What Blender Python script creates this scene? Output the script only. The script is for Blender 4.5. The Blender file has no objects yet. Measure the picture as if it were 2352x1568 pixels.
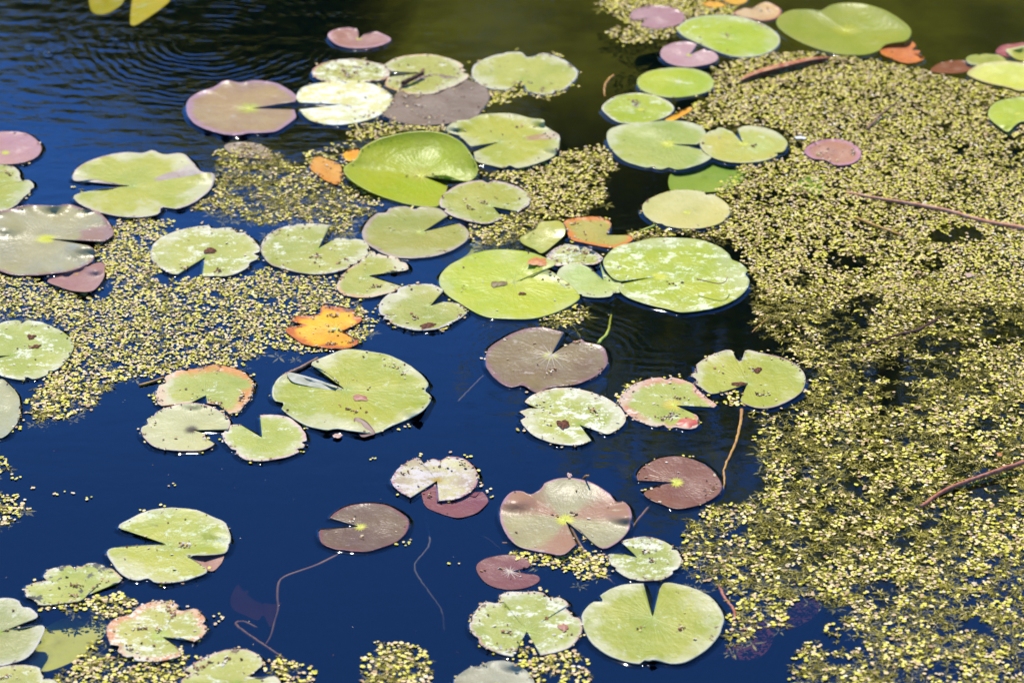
import bpy, math, random
from mathutils import Vector, noise
random.seed(7)
scene = bpy.context.scene
COL = scene.collection
PI = math.pi

# ------------------------------------------------------------------ camera
CAM_H, PITCH, FOCAL = 2.2, math.radians(29.5), 114.0
FPX = 1176 * FOCAL / 18.0
cp, sp = math.cos(PITCH), math.sin(PITCH)

def at(x, y, z=0.0):
    """point of the photograph (in a 2352 x 1568 frame) met by the level z in the pond"""
    u, v = (x - 1176) / FPX, (y - 784) / FPX
    dy, dz = cp - v * sp, -sp - v * cp
    t = (z - CAM_H) / dz
    return Vector((u * t, dy * t, z))

def to_px(X, Y, Z=0.0):
    zc = Z - CAM_H
    depth = Y * cp - zc * sp
    up = Y * sp + zc * cp
    return 1176 + FPX * X / depth, 784 - FPX * up / depth

cam = bpy.data.cameras.new('camera')
cam.lens, cam.sensor_width = FOCAL, 36
cam.clip_end = 1000
co = bpy.data.objects.new('camera', cam); COL.objects.link(co)
co.location = (0, 0, CAM_H)
co.rotation_euler = (PI / 2 - PITCH, 0, 0)
cam.dof.use_dof = True
cam.dof.focus_distance = 4.25
cam.dof.aperture_fstop = 6.0
scene.camera = co

# ------------------------------------------------------------------ light
SUN_EL, SUN_AZ = math.radians(57), math.radians(-10)     # ahead of the camera, a little to the left
world = bpy.data.worlds.new("World"); scene.world = world
world.use_nodes = True
nt = world.node_tree
bg = nt.nodes['Background']
sky = nt.nodes.new('ShaderNodeTexSky'); sky.sky_type = 'NISHITA'
sky.sun_disc = False
sky.sun_elevation = SUN_EL
sky.sun_rotation = SUN_AZ
sky.air_density, sky.dust_density, sky.ozone_density = 1.6, 0.3, 4.0
tint = nt.nodes.new('ShaderNodeMix'); tint.data_type = 'RGBA'; tint.blend_type = 'MULTIPLY'      # the deep clear blue of a polarised sky
tint.inputs[0].default_value = 1.0; tint.inputs[7].default_value = (.30, .68, 1.45, 1)
nt.links.new(sky.outputs[0], tint.inputs[6])
# ... and brighter towards the horizon
tcw = nt.nodes.new('ShaderNodeTexCoord'); sxw = nt.nodes.new('ShaderNodeSeparateXYZ'); nt.links.new(tcw.outputs['Generated'], sxw.inputs[0])
mrw = nt.nodes.new('ShaderNodeMapRange'); nt.links.new(sxw.outputs[2], mrw.inputs[0])
for i_, v_ in ((1, .53), (2, .36), (3, 1.0), (4, 1.9)): mrw.inputs[i_].default_value = v_
hz_ = nt.nodes.new('ShaderNodeVectorMath'); hz_.operation = 'SCALE'
nt.links.new(tint.outputs[2], hz_.inputs[0]); nt.links.new(mrw.outputs[0], hz_.inputs['Scale']); nt.links.new(hz_.outputs[0], bg.inputs[0])
bg.inputs[1].default_value = 0.11
sl = bpy.data.lights.new('sun', 'SUN'); sl.energy = 4.6; sl.angle = math.radians(0.53); sl.color = (1.0, 0.93, 0.80)
so = bpy.data.objects.new('sun', sl); COL.objects.link(so)
sd = Vector((math.sin(SUN_AZ) * math.cos(SUN_EL), math.cos(SUN_AZ) * math.cos(SUN_EL), math.sin(SUN_EL)))
so.rotation_euler = sd.to_track_quat('Z', 'Y').to_euler()
so.location = (0, 8, 12)
vs = scene.view_settings
vs.view_transform = 'Standard'; vs.look = 'None'; vs.exposure = 0.38; vs.gamma = 1
cy = scene.cycles
cy.use_denoising = True
cy.max_bounces = 8; cy.transparent_max_bounces = 12
cy.caustics_reflective = False; cy.caustics_refractive = False

# ------------------------------------------------------------------ helpers
def tag(o, label=None, cat=None, group=None, kind=None):
    if label: o['label'] = label
    if cat: o['category'] = cat
    if group: o['group'] = group
    if kind: o['kind'] = kind
    return o

def empty(name, loc):
    o = bpy.data.objects.new(name, None); COL.objects.link(o)
    o.location = loc; o.empty_display_size = 0.05
    return o

def mesh_obj(name, verts, faces, mat=None, parent=None, loc=None, uvs=None, smooth=True):
    """verts are world points; loc becomes the object's origin"""
    base = Vector(loc) if loc is not None else Vector((0, 0, 0))
    me = bpy.data.meshes.new(name)
    me.from_pydata([(v[0] - base.x, v[1] - base.y, v[2] - base.z) for v in verts], [], faces)
    if uvs:
        ul = me.uv_layers.new(name='UVMap')
        li = [0] * len(me.loops); me.loops.foreach_get('vertex_index', li)
        flat = []
        for i in li: flat += uvs[i]
        ul.data.foreach_set('uv', flat)
    if smooth: me.polygons.foreach_set('use_smooth', [True] * len(me.polygons))
    if mat: me.materials.append(mat)
    me.update()
    o = bpy.data.objects.new(name, me); COL.objects.link(o)
    if parent:
        o.parent = parent
        o.location = base - Vector(parent.location)
    else:
        o.location = base
    return o

class N:
    """small node-tree writer"""
    def __init__(s, mat):
        s.m = mat; mat.use_nodes = True; s.t = mat.node_tree; s.t.nodes.clear()
    def n(s, typ, ins=None, **kw):
        nd = s.t.nodes.new(typ)
        for k, v in kw.items(): setattr(nd, k, v)
        for k, v in (ins or {}).items():
            if isinstance(v, bpy.types.NodeSocket): s.t.links.new(v, nd.inputs[k])
            else:
                if isinstance(v, tuple) and len(v) == 3 and nd.inputs[k].type == 'RGBA': v = (*v, 1)
                nd.inputs[k].default_value = v
        return nd
    def math(s, op, a, b=0.0, c=None, clamp=False):
        i = {0: a, 1: b}
        if c is not None: i[2] = c
        return s.n('ShaderNodeMath', i, operation=op, use_clamp=clamp).outputs[0]
    def mix(s, f, a, b):
        nd = s.n('ShaderNodeMix', data_type='RGBA')
        for k, v in ((0, f), (6, a), (7, b)):
            if isinstance(v, bpy.types.NodeSocket): s.t.links.new(v, nd.inputs[k])
            else: nd.inputs[k].default_value = (*v, 1) if isinstance(v, tuple) else v
        return nd.outputs[2]
    def step(s, v, lo, hi):
        return s.n('ShaderNodeMapRange', {0: v, 1: lo, 2: hi, 3: 0.0, 4: 1.0}, interpolation_type='SMOOTHSTEP').outputs[0]
    def noise(s, vec, scale, detail=3.0, rough=0.5, w=0.0):
        return s.n('ShaderNodeTexNoise', {'Vector': vec, 'W': w, 'Scale': scale, 'Detail': detail, 'Roughness': rough}, noise_dimensions='4D').outputs[0]
    def out(s, surf, vol=None):
        o = s.n('ShaderNodeOutputMaterial', {0: surf} if surf else None)
        if vol: s.t.links.new(vol, o.inputs[1])

def simple_mat(name, c1, c2, scale=60, rough=0.5, bump=0.0, spec=0.25):
    m = bpy.data.materials.new(name); g = N(m)
    tc = g.n('ShaderNodeTexCoord').outputs['Object']
    f = g.noise(tc, scale, 4)
    c = g.mix(g.step(f, 0.35, 0.65), c1, c2)
    b = g.n('ShaderNodeBsdfPrincipled', {'Base Color': c, 'Roughness': rough, 'Specular IOR Level': spec})
    if bump:
        bn = g.n('ShaderNodeBump', {'Height': f, 'Distance': bump, 'Strength': 1.0})
        g.t.links.new(bn.outputs[0], b.inputs['Normal'])
    g.out(b.outputs[0]); return m

def island_mat(name, stops, rough=0.5, spec=0.5, trans=0.0):
    """one colour per loose piece, picked along a ramp"""
    m = bpy.data.materials.new(name); g = N(m)
    r = g.n('ShaderNodeNewGeometry').outputs['Random Per Island']
    ra = g.n('ShaderNodeValToRGB', {0: r}); cr = ra.color_ramp
    while len(cr.elements) < len(stops): cr.elements.new(0.5)
    for e, (p, c) in zip(cr.elements, stops): e.position = p; e.color = (*c, 1)
    b = g.n('ShaderNodeBsdfPrincipled', {'Base Color': ra.outputs[0], 'Roughness': rough, 'Specular IOR Level': spec})
    s = b.outputs[0]
    if trans:
        t = g.n('ShaderNodeBsdfTranslucent', {0: ra.outputs[0]})
        s = g.n('ShaderNodeMixShader', {0: trans, 1: s, 2: t.outputs[0]}).outputs[0]
    g.out(s); return m

SEED = [0]
def leaf_mat(name, col, col2, edge=None, ew=0.0, ctr=None, cr=0.1, film=0.0, filmc=(.56, .58, .36), spot=0.0,
             spotc=(.10, .045, .02), rough=0.42, spec=0.26, nv=22, half=None, wedges=(), haze=0.0, trans=0.0):
    SEED[0] += 1; w = SEED[0] * 3.7
    m = bpy.data.materials.new(name); g = N(m)
    tc = g.n('ShaderNodeTexCoord')
    ob = tc.outputs['Object']
    uv = g.n('ShaderNodeSeparateXYZ', {0: tc.outputs['UV']})
    u, v = uv.outputs[0], uv.outputs[1]
    n1 = g.noise(ob, 16, 5, 0.6, w)
    n2 = g.noise(g.n('ShaderNodeMapping', {'Vector': ob, 'Rotation': (0, 0, w), 'Scale': (1.0, 1.7, 1.0)}).outputs[0], 30, 8, 0.72, w + 11)
    n3 = g.noise(ob, 130, 4, 0.6, w + 23)
    c = g.mix(g.step(n1, 0.32, 0.68), col, col2)
    # veins fanning out from the stalk
    wob = g.math('MULTIPLY', g.math('SUBTRACT', n1, 0.5), 2.2)
    sn = g.math('SINE', g.math('ADD', g.math('MULTIPLY', u, 2 * PI * nv), wob))
    vein = g.math('POWER', g.math('ABSOLUTE', sn), 14.0)
    sn2 = g.math('SINE', g.math('ADD', g.math('MULTIPLY', u, 4 * PI * nv), g.math('MULTIPLY', wob, 1.7)))
    fork = g.math('MULTIPLY', g.math('POWER', g.math('ABSOLUTE', sn2), 16.0), g.math('MULTIPLY', g.step(v, .35, .6), .6))
    vein = g.math('MAXIMUM', vein, fork)
    vein = g.math('MULTIPLY', vein, g.step(v, 1.05, 0.3))
    vc = tuple(min(1, x * 1.35 + 0.02) for x in col)
    c = g.mix(g.math('MULTIPLY', vein, 0.28), c, vc)
    big = g.noise(ob, 7, 3, 0.5, w + 51)
    c = g.mix(g.math('MULTIPLY', g.step(big, 0.42, 0.68), 0.45), c, (min(1, col2[0] * 1.18), col2[1] * 1.05, col2[2] * 0.6))
    # fine mottling
    c = g.mix(g.math('MULTIPLY', g.step(n3, 0.45, 0.75), 0.25), c, tuple(x * 0.62 for x in col))
    if half:      # bronzed sectors
        hs = g.math('ADD', g.math('MULTIPLY', g.math('SUBTRACT', n2, 0.5), 0.5), g.math('SINE', g.math('ADD', g.math('MULTIPLY', u, 2 * PI * half[1]), half[2])))
        hs = g.math('ADD', hs, g.math('MULTIPLY', v, 0.7))
        hs = g.math('ADD', hs, g.math('MULTIPLY', g.math('SUBTRACT', n1, 0.5), 2.4))
        c = g.mix(g.math('MULTIPLY', g.step(hs, 0.05, 1.35), 0.8), c, half[0])
    for (wu, ww, wc, v0) in wedges:      # discoloured strips running out to the rim
        du = g.math('ABSOLUTE', g.math('SUBTRACT', u, wu))
        du = g.math('ADD', du, g.math('MULTIPLY', g.math('SUBTRACT', n2, 0.5), ww * 1.1))
        c = g.mix(g.math('MULTIPLY', g.math('MULTIPLY', g.step(du, ww, ww * .55), g.step(v, v0, v0 + .12)), 0.9), c, wc)
    if edge:
        ev = g.math('ADD', v, g.math('MULTIPLY', g.math('SUBTRACT', n2, 0.5), min(0.9, 3.2 * ew)))
        patch = g.step(g.noise(ob, 20, 2, 0.5, w + 71), 0.32, 0.52)      # worn here, sound there
        ev = g.math('SUBTRACT', ev, g.math('MULTIPLY', g.math('SUBTRACT', 1.0, patch), ew * 0.6))
        c = g.mix(g.math('MULTIPLY', g.step(ev, 1 - ew * 1.25, 1 - ew * 0.35), 0.9), c, edge)
    rg = rough
    if film:
        # dried silt and pollen lying in patches
        n4 = g.noise(ob, 330, 3, 0.7, w + 83)
        fs = g.math('ADD', g.math('MULTIPLY', n2, 0.62), g.math('ADD', g.math('MULTIPLY', n3, 0.2), g.math('MULTIPLY', n4, 0.18)))
        fm = g.math('MULTIPLY', g.step(fs, 0.60 - film * 0.13, 0.645 - film * 0.11), min(1, 0.45 + film * 0.45))
        c = g.mix(fm, c, filmc)
        rg = g.math('ADD', g.math('MULTIPLY', fm, 0.22), rough)
    if haze:      # dull lilac bloom drying on the outer part
        hz = g.math('ADD', v, g.math('MULTIPLY', g.math('SUBTRACT', g.noise(ob, 12, 4, .6, w + 61), .5), 1.9))
        hz = g.math('ADD', hz, g.math('MULTIPLY', g.math('SUBTRACT', n3, .5), .5))
        c = g.mix(g.math('MULTIPLY', g.step(hz, .72, 1.12), haze), c, (.54, .49, .32))
    if ctr:
        cvv = g.math('ADD', v, g.math('MULTIPLY', g.math('SUBTRACT', sn, 0.0), cr * 0.22))
        cvv = g.math('ADD', cvv, g.math('MULTIPLY', g.math('SUBTRACT', n2, 0.5), cr * 0.9))
        c = g.mix(g.step(cvv, cr * 1.3, cr * 0.45), c, ctr)
    if spot:
        ns = g.noise(ob, 55, 6, 0.7, w + 37)
        se = g.math('ADD', ns, g.math('MULTIPLY', g.math('POWER', v, 4.0), 0.07))
        c = g.mix(g.math('MULTIPLY', g.step(se, 0.685 - spot * 0.09, 0.71 - spot * 0.09), 0.9), c, spotc)
    h = g.math('ADD', g.math('MULTIPLY', vein, 0.05), g.math('ADD', g.math('MULTIPLY', n1, 1.6), g.math('MULTIPLY', n3, 0.22)))
    bn = g.n('ShaderNodeBump', {'Height': h, 'Distance': 0.0026, 'Strength': 1.0})
    b = g.n('ShaderNodeBsdfPrincipled', {'Base Color': c, 'Roughness': rg, 'Specular IOR Level': spec, 'Normal': bn.outputs[0]})
    s = b.outputs[0]
    if trans: s = g.n('ShaderNodeMixShader', {0: trans, 1: s, 2: g.n('ShaderNodeBsdfTranslucent', {0: c}).outputs[0]}).outputs[0]
    g.out(s); return m

def tube(points, radii, seg=7):
    """a bent rod through points"""
    vs_, fs = [], []
    n = len(points)
    for i, p in enumerate(points):
        a = points[max(0, i - 1)]; b = points[min(n - 1, i + 1)]
        d = (Vector(b) - Vector(a)).normalized()
        s = d.cross(Vector((0, 0, 1)))
        s = s.normalized() if s.length > 1e-5 else Vector((1, 0, 0))
        t = s.cross(d)
        r = radii[i] if isinstance(radii, (list, tuple)) else radii
        for k in range(seg):
            a_ = 2 * PI * k / seg
            vs_.append(Vector(p) + s * (r * math.cos(a_)) + t * (r * math.sin(a_)))
    for i in range(n - 1):
        for k in range(seg):
            k2 = (k + 1) % seg
            fs.append((i * seg + k, i * seg + k2, (i + 1) * seg + k2, (i + 1) * seg + k))
    fs.append(tuple(range(seg))[::-1]); fs.append(tuple((n - 1) * seg + k for k in range(seg)))
    return vs_, fs

def cr_spline(pts, n, closed):
    """n points along a smooth curve through pts"""
    P = [Vector((p[0], p[1])) for p in pts]
    m = len(P)
    segs = m if closed else m - 1
    def g(i):
        if closed: return P[i % m]
        if i < 0: return P[0] * 2 - P[1]
        if i >= m: return P[-1] * 2 - P[-2]
        return P[i]
    dense = []
    for i in range(segs):
        a, b, c, d = g(i - 1), g(i), g(i + 1), g(i + 2)
        l1, l2 = (b - a).length, (c - b).length
        for k in range(12):
            t = k / 12
            t2, t3 = t * t, t * t * t
            # tangents limited by the chord so that sharp bites do not overshoot
            lim = lambda w: w * min(1.0, 1.2 * l2 / max(1e-6, w.length))
            m1, m2 = lim((c - a) * 0.5), lim((d - b) * 0.5)
            dense.append(b * (2*t3 - 3*t2 + 1) + m1 * (t3 - 2*t2 + t) + c * (-2*t3 + 3*t2) + m2 * (t3 - t2))
    dense.append(P[0].copy() if closed else P[-1].copy())
    acc = [0.0]
    for a, b in zip(dense, dense[1:]): acc.append(acc[-1] + math.hypot(b.x - a.x, 1.6 * (b.y - a.y)))
    out, j = [], 0
    cnt = n if closed else n - 1
    for k in range(n):
        s = acc[-1] * k / cnt
        while j < len(acc) - 2 and acc[j + 1] < s: j += 1
        f = (s - acc[j]) / max(1e-9, acc[j + 1] - acc[j])
        out.append(dense[j].lerp(dense[j + 1], min(1, f)))
    return out

RINGS = [0.05, 0.1, 0.17, 0.25, 0.34, 0.43, 0.52, 0.61, 0.69, 0.76, 0.82, 0.87, 0.91, 0.945, 0.975, 1.0]
LEAVES = []

class Leaf:
    """a leaf traced on the water: outline and stalk point, lifted where it bends up"""
    def __init__(s, tip, outline, closed, z, wave=1.0, wn=9, cup=0.6, lifts=(), ragged=0.0, seed=0, th=0.0009, n=None, bend=(), bites=0):
        s.bend = [(Vector((dx, 2 * dy)).normalized(), mm, e) for dx, dy, mm, e in bend]
        s.tip = Vector(tip); s.z = z; s.closed = closed; s.lifts = lifts; s.th = th
        w = max(p[0] for p in outline) - min(p[0] for p in outline)
        s.n = n or (112 if w > 180 else 84 if w > 100 else 56)
        O = cr_spline(outline, s.n, closed)
        rng = random.Random(seed * 17 + 3)
        cuts = [(rng.uniform(.08, .92), rng.uniform(.05, .13), rng.uniform(.007, .018)) for _ in range(bites)]
        ph, ph2 = rng.uniform(0, 6.28), rng.uniform(0, 6.28)
        s.o, s.h = [], []
        for k, p in enumerate(O):
            u = k / s.n
            d = p - s.tip
            q = noise.noise(Vector((u * 26 + seed * 9.1, seed * 1.7, 0))) * 0.006
            if ragged:
                q += ragged * (0.6 * noise.noise(Vector((u * 34 + seed, 5.0, seed * 0.3))) + 0.5 * noise.noise(Vector((u * 90, seed * 2.0, 1.0))))
            for (cu, cd, cw) in cuts: q -= cd * math.exp(-(abs(u - cu) / cw) ** 3)
            endf = 1.0 if closed else min(1.0, min(k, s.n - 1 - k) / 3)
            s.o.append(s.tip + d * (1 + q * endf))
            env = 0.55 + 0.75 * noise.noise(Vector((u * 5 + seed, seed * 0.77, 2)))
            a = 2 * PI * u
            wv = (0.5 + 0.5 * math.sin(wn * a + ph + 1.3 * math.sin(2 * a + ph2)))
            wv = wv ** 1.5
            s.h.append(cup * 0.001 * (0.6 + 0.4 * math.sin(a + ph2)) + wave * 0.001 * wv * max(0.05, env))
        s.bb = (min(p.x for p in s.o), max(p.x for p in s.o), min(p.y for p in s.o), max(p.y for p in s.o))
    def height(s, p, r, k):
        # a pad that overlaps others rests on them at its back and on the water at its front
        f = max(0.0, min(1.0, (p.y - s.bb[2]) / max(1.0, s.bb[3] - s.bb[2])))
        z = (s.z if s.z < .0017 else .0016 + (s.z - .0016) * (1 - .75 * f * f * (3 - 2 * f))) + s.h[k] * (0.25 * r ** 3 + 0.75 * r ** 8)
        for (lx, ly, sg, mm) in s.lifts:
            z += mm * 0.001 * math.exp(-((p.x - lx) ** 2 + 4 * (p.y - ly) ** 2) / (2 * sg * sg)) * min(1, r * 1.5)
        if s.bend:
            q = Vector((p.x - s.tip.x, 2 * (p.y - s.tip.y)))
            if q.length > 1e-6:
                for (dv, mm, e) in s.bend:
                    z += mm * .001 * r ** 1.7 * max(0.0, q.normalized().dot(dv)) ** e
        # a slight dip where the stalk meets the blade
        z -= 0.0006 * math.exp(-(r / 0.15) ** 2)
        return z
    def point(s, k, r):
        p = s.tip + (s.o[k] - s.tip) * r
        return at(p.x, p.y, s.height(p, r, k))
    def top(s, x, y):
        q = Vector((x, y)); a = math.atan2(2 * (y - s.tip.y), x - s.tip.x)
        k = min(range(s.n), key=lambda i: abs((math.atan2(2 * (s.o[i].y - s.tip.y), s.o[i].x - s.tip.x) - a + PI) % (2 * PI) - PI))
        return s.height(q, min(1, (q - s.tip).length / max(1e-6, (s.o[k] - s.tip).length)), k)
    def inside(s, x, y, grow=0.0):
        if not (s.bb[0] - grow <= x <= s.bb[1] + grow and s.bb[2] - grow <= y <= s.bb[3] + grow): return False
        pts = s.o + ([] if s.closed else [s.tip])
        c = False; j = len(pts) - 1
        for i in range(len(pts)):
            a, b = pts[i], pts[j]
            if (a.y > y) != (b.y > y) and x < (b.x - a.x) * (y - a.y) / (b.y - a.y) + a.x: c = not c
            j = i
        return c
    def blade(s, mat, parent=None, name='blade'):
        n, R = s.n, len(RINGS)
        V = [s.point(0, 0.0)]; U = [(0.5, 0.0)]
        for r in RINGS:
            for k in range(n):
                V.append(s.point(k, r)); U.append((k / n, r))
        F = []
        top = len(V)
        last = n if s.closed else n - 1
        for k in range(last):
            k2 = (k + 1) % n
            F.append((0, 1 + k, 1 + k2))
            for i in range(R - 1):
                a, b = 1 + i * n, 1 + (i + 1) * n
                F.append((a + k, b + k, b + k2, a + k2))
        # make faces look up
        c = (V[F[len(F) // 2][1]] - V[F[len(F) // 2][0]]).cross(V[F[len(F) // 2][2]] - V[F[len(F) // 2][1]])
        if c.z < 0: F = [f[::-1] for f in F]
        dn = Vector((0, 0, -s.th))
        V2 = [v + dn for v in V]
        F2 = [tuple(i + top for i in f[::-1]) for f in F]
        rim = list(range(1 + (R - 1) * n, 1 + R * n))
        if s.closed: loop = rim
        else:
            loop = [0] + [1 + i * n for i in range(R)] + rim[1:] + [1 + i * n + n - 1 for i in range(R - 2, -1, -1)]
        F3 = []
        for a, b in zip(loop, loop[1:] + loop[:1]): F3.append((a, b, b + top, a + top) if c.z < 0 else (a + top, b + top, b, a))
        loc = s.point(0, 0.0)
        return mesh_obj(name, V + V2, F + F2 + F3, mat, parent, loc, U + U)
    def veins(s, mat, parent, reach=0.6, rays=15, seed=0):
        """raised ribs running out from the stalk"""
        rng = random.Random(seed + 91)
        V, F = [], []
        for j in range(rays):
            k = int((j + 0.5 + rng.uniform(-.25, .25)) / rays * s.n) % s.n
            L = reach * rng.uniform(0.7, 1.15)
            base = len(V)
            steps = 7
            for i in range(steps + 1):
                r = 0.01 + (L - 0.01) * i / steps
                p = s.point(k, r)
                q = s.point(k, min(1, r + 0.02))
                d = (q - p); d.z = 0; d.normalize()
                sd_ = Vector((-d.y, d.x, 0))
                wd = 0.0008 * (1 - i / steps) + 0.0001
                hh = 0.0004 * (1 - i / steps) + 0.00006
                V += [p - sd_ * wd, p + Vector((0, 0, hh)), p + sd_ * wd]
            for i in range(steps):
                a = base + i * 3; b = a + 3
                F += [(a, a + 1, b + 1, b), (a + 1, a + 2, b + 2, b + 1)]
        return mesh_obj('veins', V, F, mat, parent, s.point(0, 0))

# ------------------------------------------------------------------ leaf kinds (real surface colours)
Y = (.52, .50, .03); YG = (.28, .34, .03)
PRE = {
 'green':  dict(haze=.5, spot=.2, col=(.22,.27,.018), col2=(.295,.31,.035), film=.42, ctr=YG, cr=.08),
 'lime':   dict(haze=.3, col=(.245,.345,.008), col2=(.31,.385,.02), film=.15, ctr=Y, cr=.10, rough=.36),
 'fresh':  dict(trans=.45, haze=.08, col=(.42,.56,.012), col2=(.45,.55,.03), film=.2, filmc=(.42,.50,.12), ctr=Y, cr=.17, rough=.34),
 'pale':   dict(haze=.6, spot=.55, col=(.205,.26,.028), col2=(.285,.32,.07), film=.85, filmc=(.68,.66,.46), ctr=YG, cr=.08, rough=.48),
 'white':  dict(col=(.36,.41,.20), col2=(.46,.49,.28), film=1.0, filmc=(.62,.62,.46), rough=.5),
 'mauve':  dict(spec=.24, col=(.25,.155,.085), col2=(.32,.24,.10), film=.12, filmc=(.5,.45,.42), ctr=Y, cr=.12, rough=.30),
 'olive':  dict(haze=.25, spot=.2, spec=.2, col=(.25,.235,.06), col2=(.31,.29,.085), film=.3, ctr=Y, cr=.09),
 'brown':  dict(spec=.25, col=(.15,.095,.05), col2=(.22,.15,.09), film=.2, filmc=(.4,.3,.22), rough=.4),
 'rust':   dict(spec=.28, col=(.24,.10,.06), col2=(.30,.16,.11), film=.1, filmc=(.5,.36,.32), ctr=Y, cr=.15, rough=.34),
 'plum':   dict(spec=.12, col=(.15,.035,.05), col2=(.19,.065,.06), film=.1, filmc=(.4,.25,.28), rough=.38, ctr=(.5,.28,.06), cr=.08),
 'orange': dict(spec=.15, col=(.60,.19,.006), col2=(.66,.36,.01), film=0, spot=.7, spotc=(.12,.04,.015), rough=.4),
 'sunk':   dict(col=(.26,.33,.03), col2=(.32,.36,.06), film=0, rough=.5, spec=.2),
 'sunkpl': dict(col=(.085,.012,.022), col2=(.11,.022,.03), film=0, rough=.6, spec=.1),
}
RED = (.36,.10,.06); PINK = (.45,.24,.22); MAU = (.34,.21,.20); ORG = (.52,.21,.03); TAN = (.42,.33,.2)
m_vein = {k: simple_mat('vein_' + k, a, b, 200, .4) for k, a, b in (
    ('yellow', (.50,.48,.04), (.42,.44,.05)), ('green', (.27,.31,.04), (.33,.36,.08)), ('pale', (.42,.45,.2), (.5,.5,.3)), ('mauve', (.36,.27,.22), (.42,.36,.22)))}

PADS = []
def pad(kind, label, tip, outline, closed=False, L=0, z=None, wave=2.2, wn=9, cup=1.1, lifts=(), ragged=.012, veins=None,
        reach=.5, rays=14, deb=0, rim=0, name='lily_pad', cat='lily pad', group='lily pads on the pond', parts=(), stalk=None, th=.0009, bend=(), bites=None, **mat):
    PADS.append(dict(kind=kind, label=label, tip=tip, outline=outline, closed=closed, L=L, z=z, wave=wave, wn=wn, cup=cup, lifts=lifts,
        ragged=ragged, veins=veins, reach=reach, rays=rays, deb=deb, rim=rim, name=name, cat=cat, group=group, mat=mat, parts=parts, stalk=stalk, th=th, bend=bend, bites=(3 if kind == 'pale' else 2 if kind in ('green', 'olive') else 0) if bites is None else bites))

# --- far rows
pad('rust', 'small rust red heart shaped pad alone on dark open water', (824,90), [(823,76),(817,66),(787,65),(759,73),(754,85),(773,102),(804,110),(841,110),(872,105),(895,95),(897,88),(882,80),(861,73),(836,80)],
    wave=2.5, cup=2, edge=PINK, ew=.12, cr=.1, lifts=[(765,80,20,4)])
pad('pale', 'pale green pad littered with reddish crumbs, behind the whitish pad', (800,164), [(718,160),(740,146),(775,138),(815,136),(850,142),(885,150),(895,165),(890,180),(850,188),(800,190),(745,186),(722,176)], True,
    deb=55, rim=14, spot=.5, edge=RED, ew=.1)
pad('pale', 'green pad with orange right rim and a dark twig lying across it', (970,168), [(899,164),(884,150),(899,139),(929,129),(984,125),(1025,133),(1059,146),(1076,167),(1074,180),(1045,197),(1018,207),(991,216),(943,216),(906,207),(885,196),(890,178)],
    L=1, film=.5, deb=34, rim=6, edge=ORG, ew=.07, spot=.5, wave=2)
pad('mauve', 'grey mauve pad with yellow eye beside the whitish pad', (576,249), [(677,234),(681,220),(656,202),(629,190),(585,185),(551,190),(517,185),(490,201),(459,211),(434,228),(428,248),(435,272),(459,291),(496,304),(537,311),(571,306),(629,303),(656,289),(679,270),(676,252)],
    wave=3.5, wn=13, cup=2.5, edge=(.33,.19,.2), ew=.12, cr=.2, ctr=(.33,.30,.05), film=.2, filmc=(.42,.38,.36), veins='yellow', reach=.22)
pad('white', 'whitish silt covered pad touching the mauve pad with yellow eye', (785,240), [(690,236),(680,226),(690,205),(715,195),(760,187),(810,185),(850,192),(885,207),(901,225),(893,247),(868,267),(820,282),(765,287),(720,279),(700,267),(688,252)],
    L=1, deb=10, rim=22)
pad('brown', 'brown pad with a line of crumbs, half under the twig bearing pad', (935,236), [(900,231),(882,262),(902,275),(943,286),(991,287),(1042,282),(1093,269),(1110,248),(1125,228),(1120,204),(1093,190),(1000,170),(930,190),(910,215)], True,
    deb=45, rim=20, wave=1.5)
pad('pale', 'pale green pad with a small dark notch at its front, white rimmed', (1200,184), [(1168,206),(1127,204),(1096,189),(1084,170),(1089,150),(1120,133),(1161,122),(1195,120),(1214,127),(1220,131),(1228,126),(1256,124),(1297,139),(1324,160),(1325,177),(1303,201),(1283,212),(1246,218),(1210,209)],
    film=.35, edge=(.5,.45,.36), ew=.05, rim=26, deb=5, wave=1.6)
pad('green', 'wavy edged green pad with white glare behind the raised glossy pad', (1147,326), [(1082,337),(1059,316),(1025,299),(1045,279),(1076,275),(1106,263),(1161,260),(1195,265),(1222,272),(1249,275),(1252,289),(1283,309),(1286,323),(1280,350),(1263,364),(1229,377),(1178,388),(1133,381),(1096,371),(1088,350)],
    wave=6, wn=12, cup=2, lifts=[(1050,290,16,8),(1245,280,14,7),(1275,335,18,6)], deb=8, wedges=[(.56,.03,(.30,.16,.06),.4)], veins='green', reach=.3)
pad('fresh', 'bright glossy green pad with its far lobe raised like a bowl', (968,404), [(1024,402),(1072,417),(1093,405),(1098,388),(1086,360),(1059,326),(1018,306),(970,301),(923,306),(865,321),(831,340),(817,364),(790,384),(793,401),(821,425),(861,445),(923,466),(970,474),(1004,474),(1021,452),(1028,428)],
    L=2, wave=.5, cup=1.5, ragged=.004, bend=[(.25,-.5,24,1.3),(-1,-.25,10,1.5)], veins='yellow', reach=.3, rays=18, ctr=Y, cr=.2, rim=12, deb=4)
pad('green', 'oval green pad overlapping the front of the raised glossy pad', (1130,474), [(1191,486),(1215,469),(1217,452),(1195,432),(1144,416),(1093,415),(1052,425),(1021,445),(1009,466),(1021,486),(1059,503),(1106,513),(1127,512),(1155,501)],
    L=3, deb=16, rim=16, film=.4, edge=PINK, ew=.06, veins='green', reach=.3)
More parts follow.
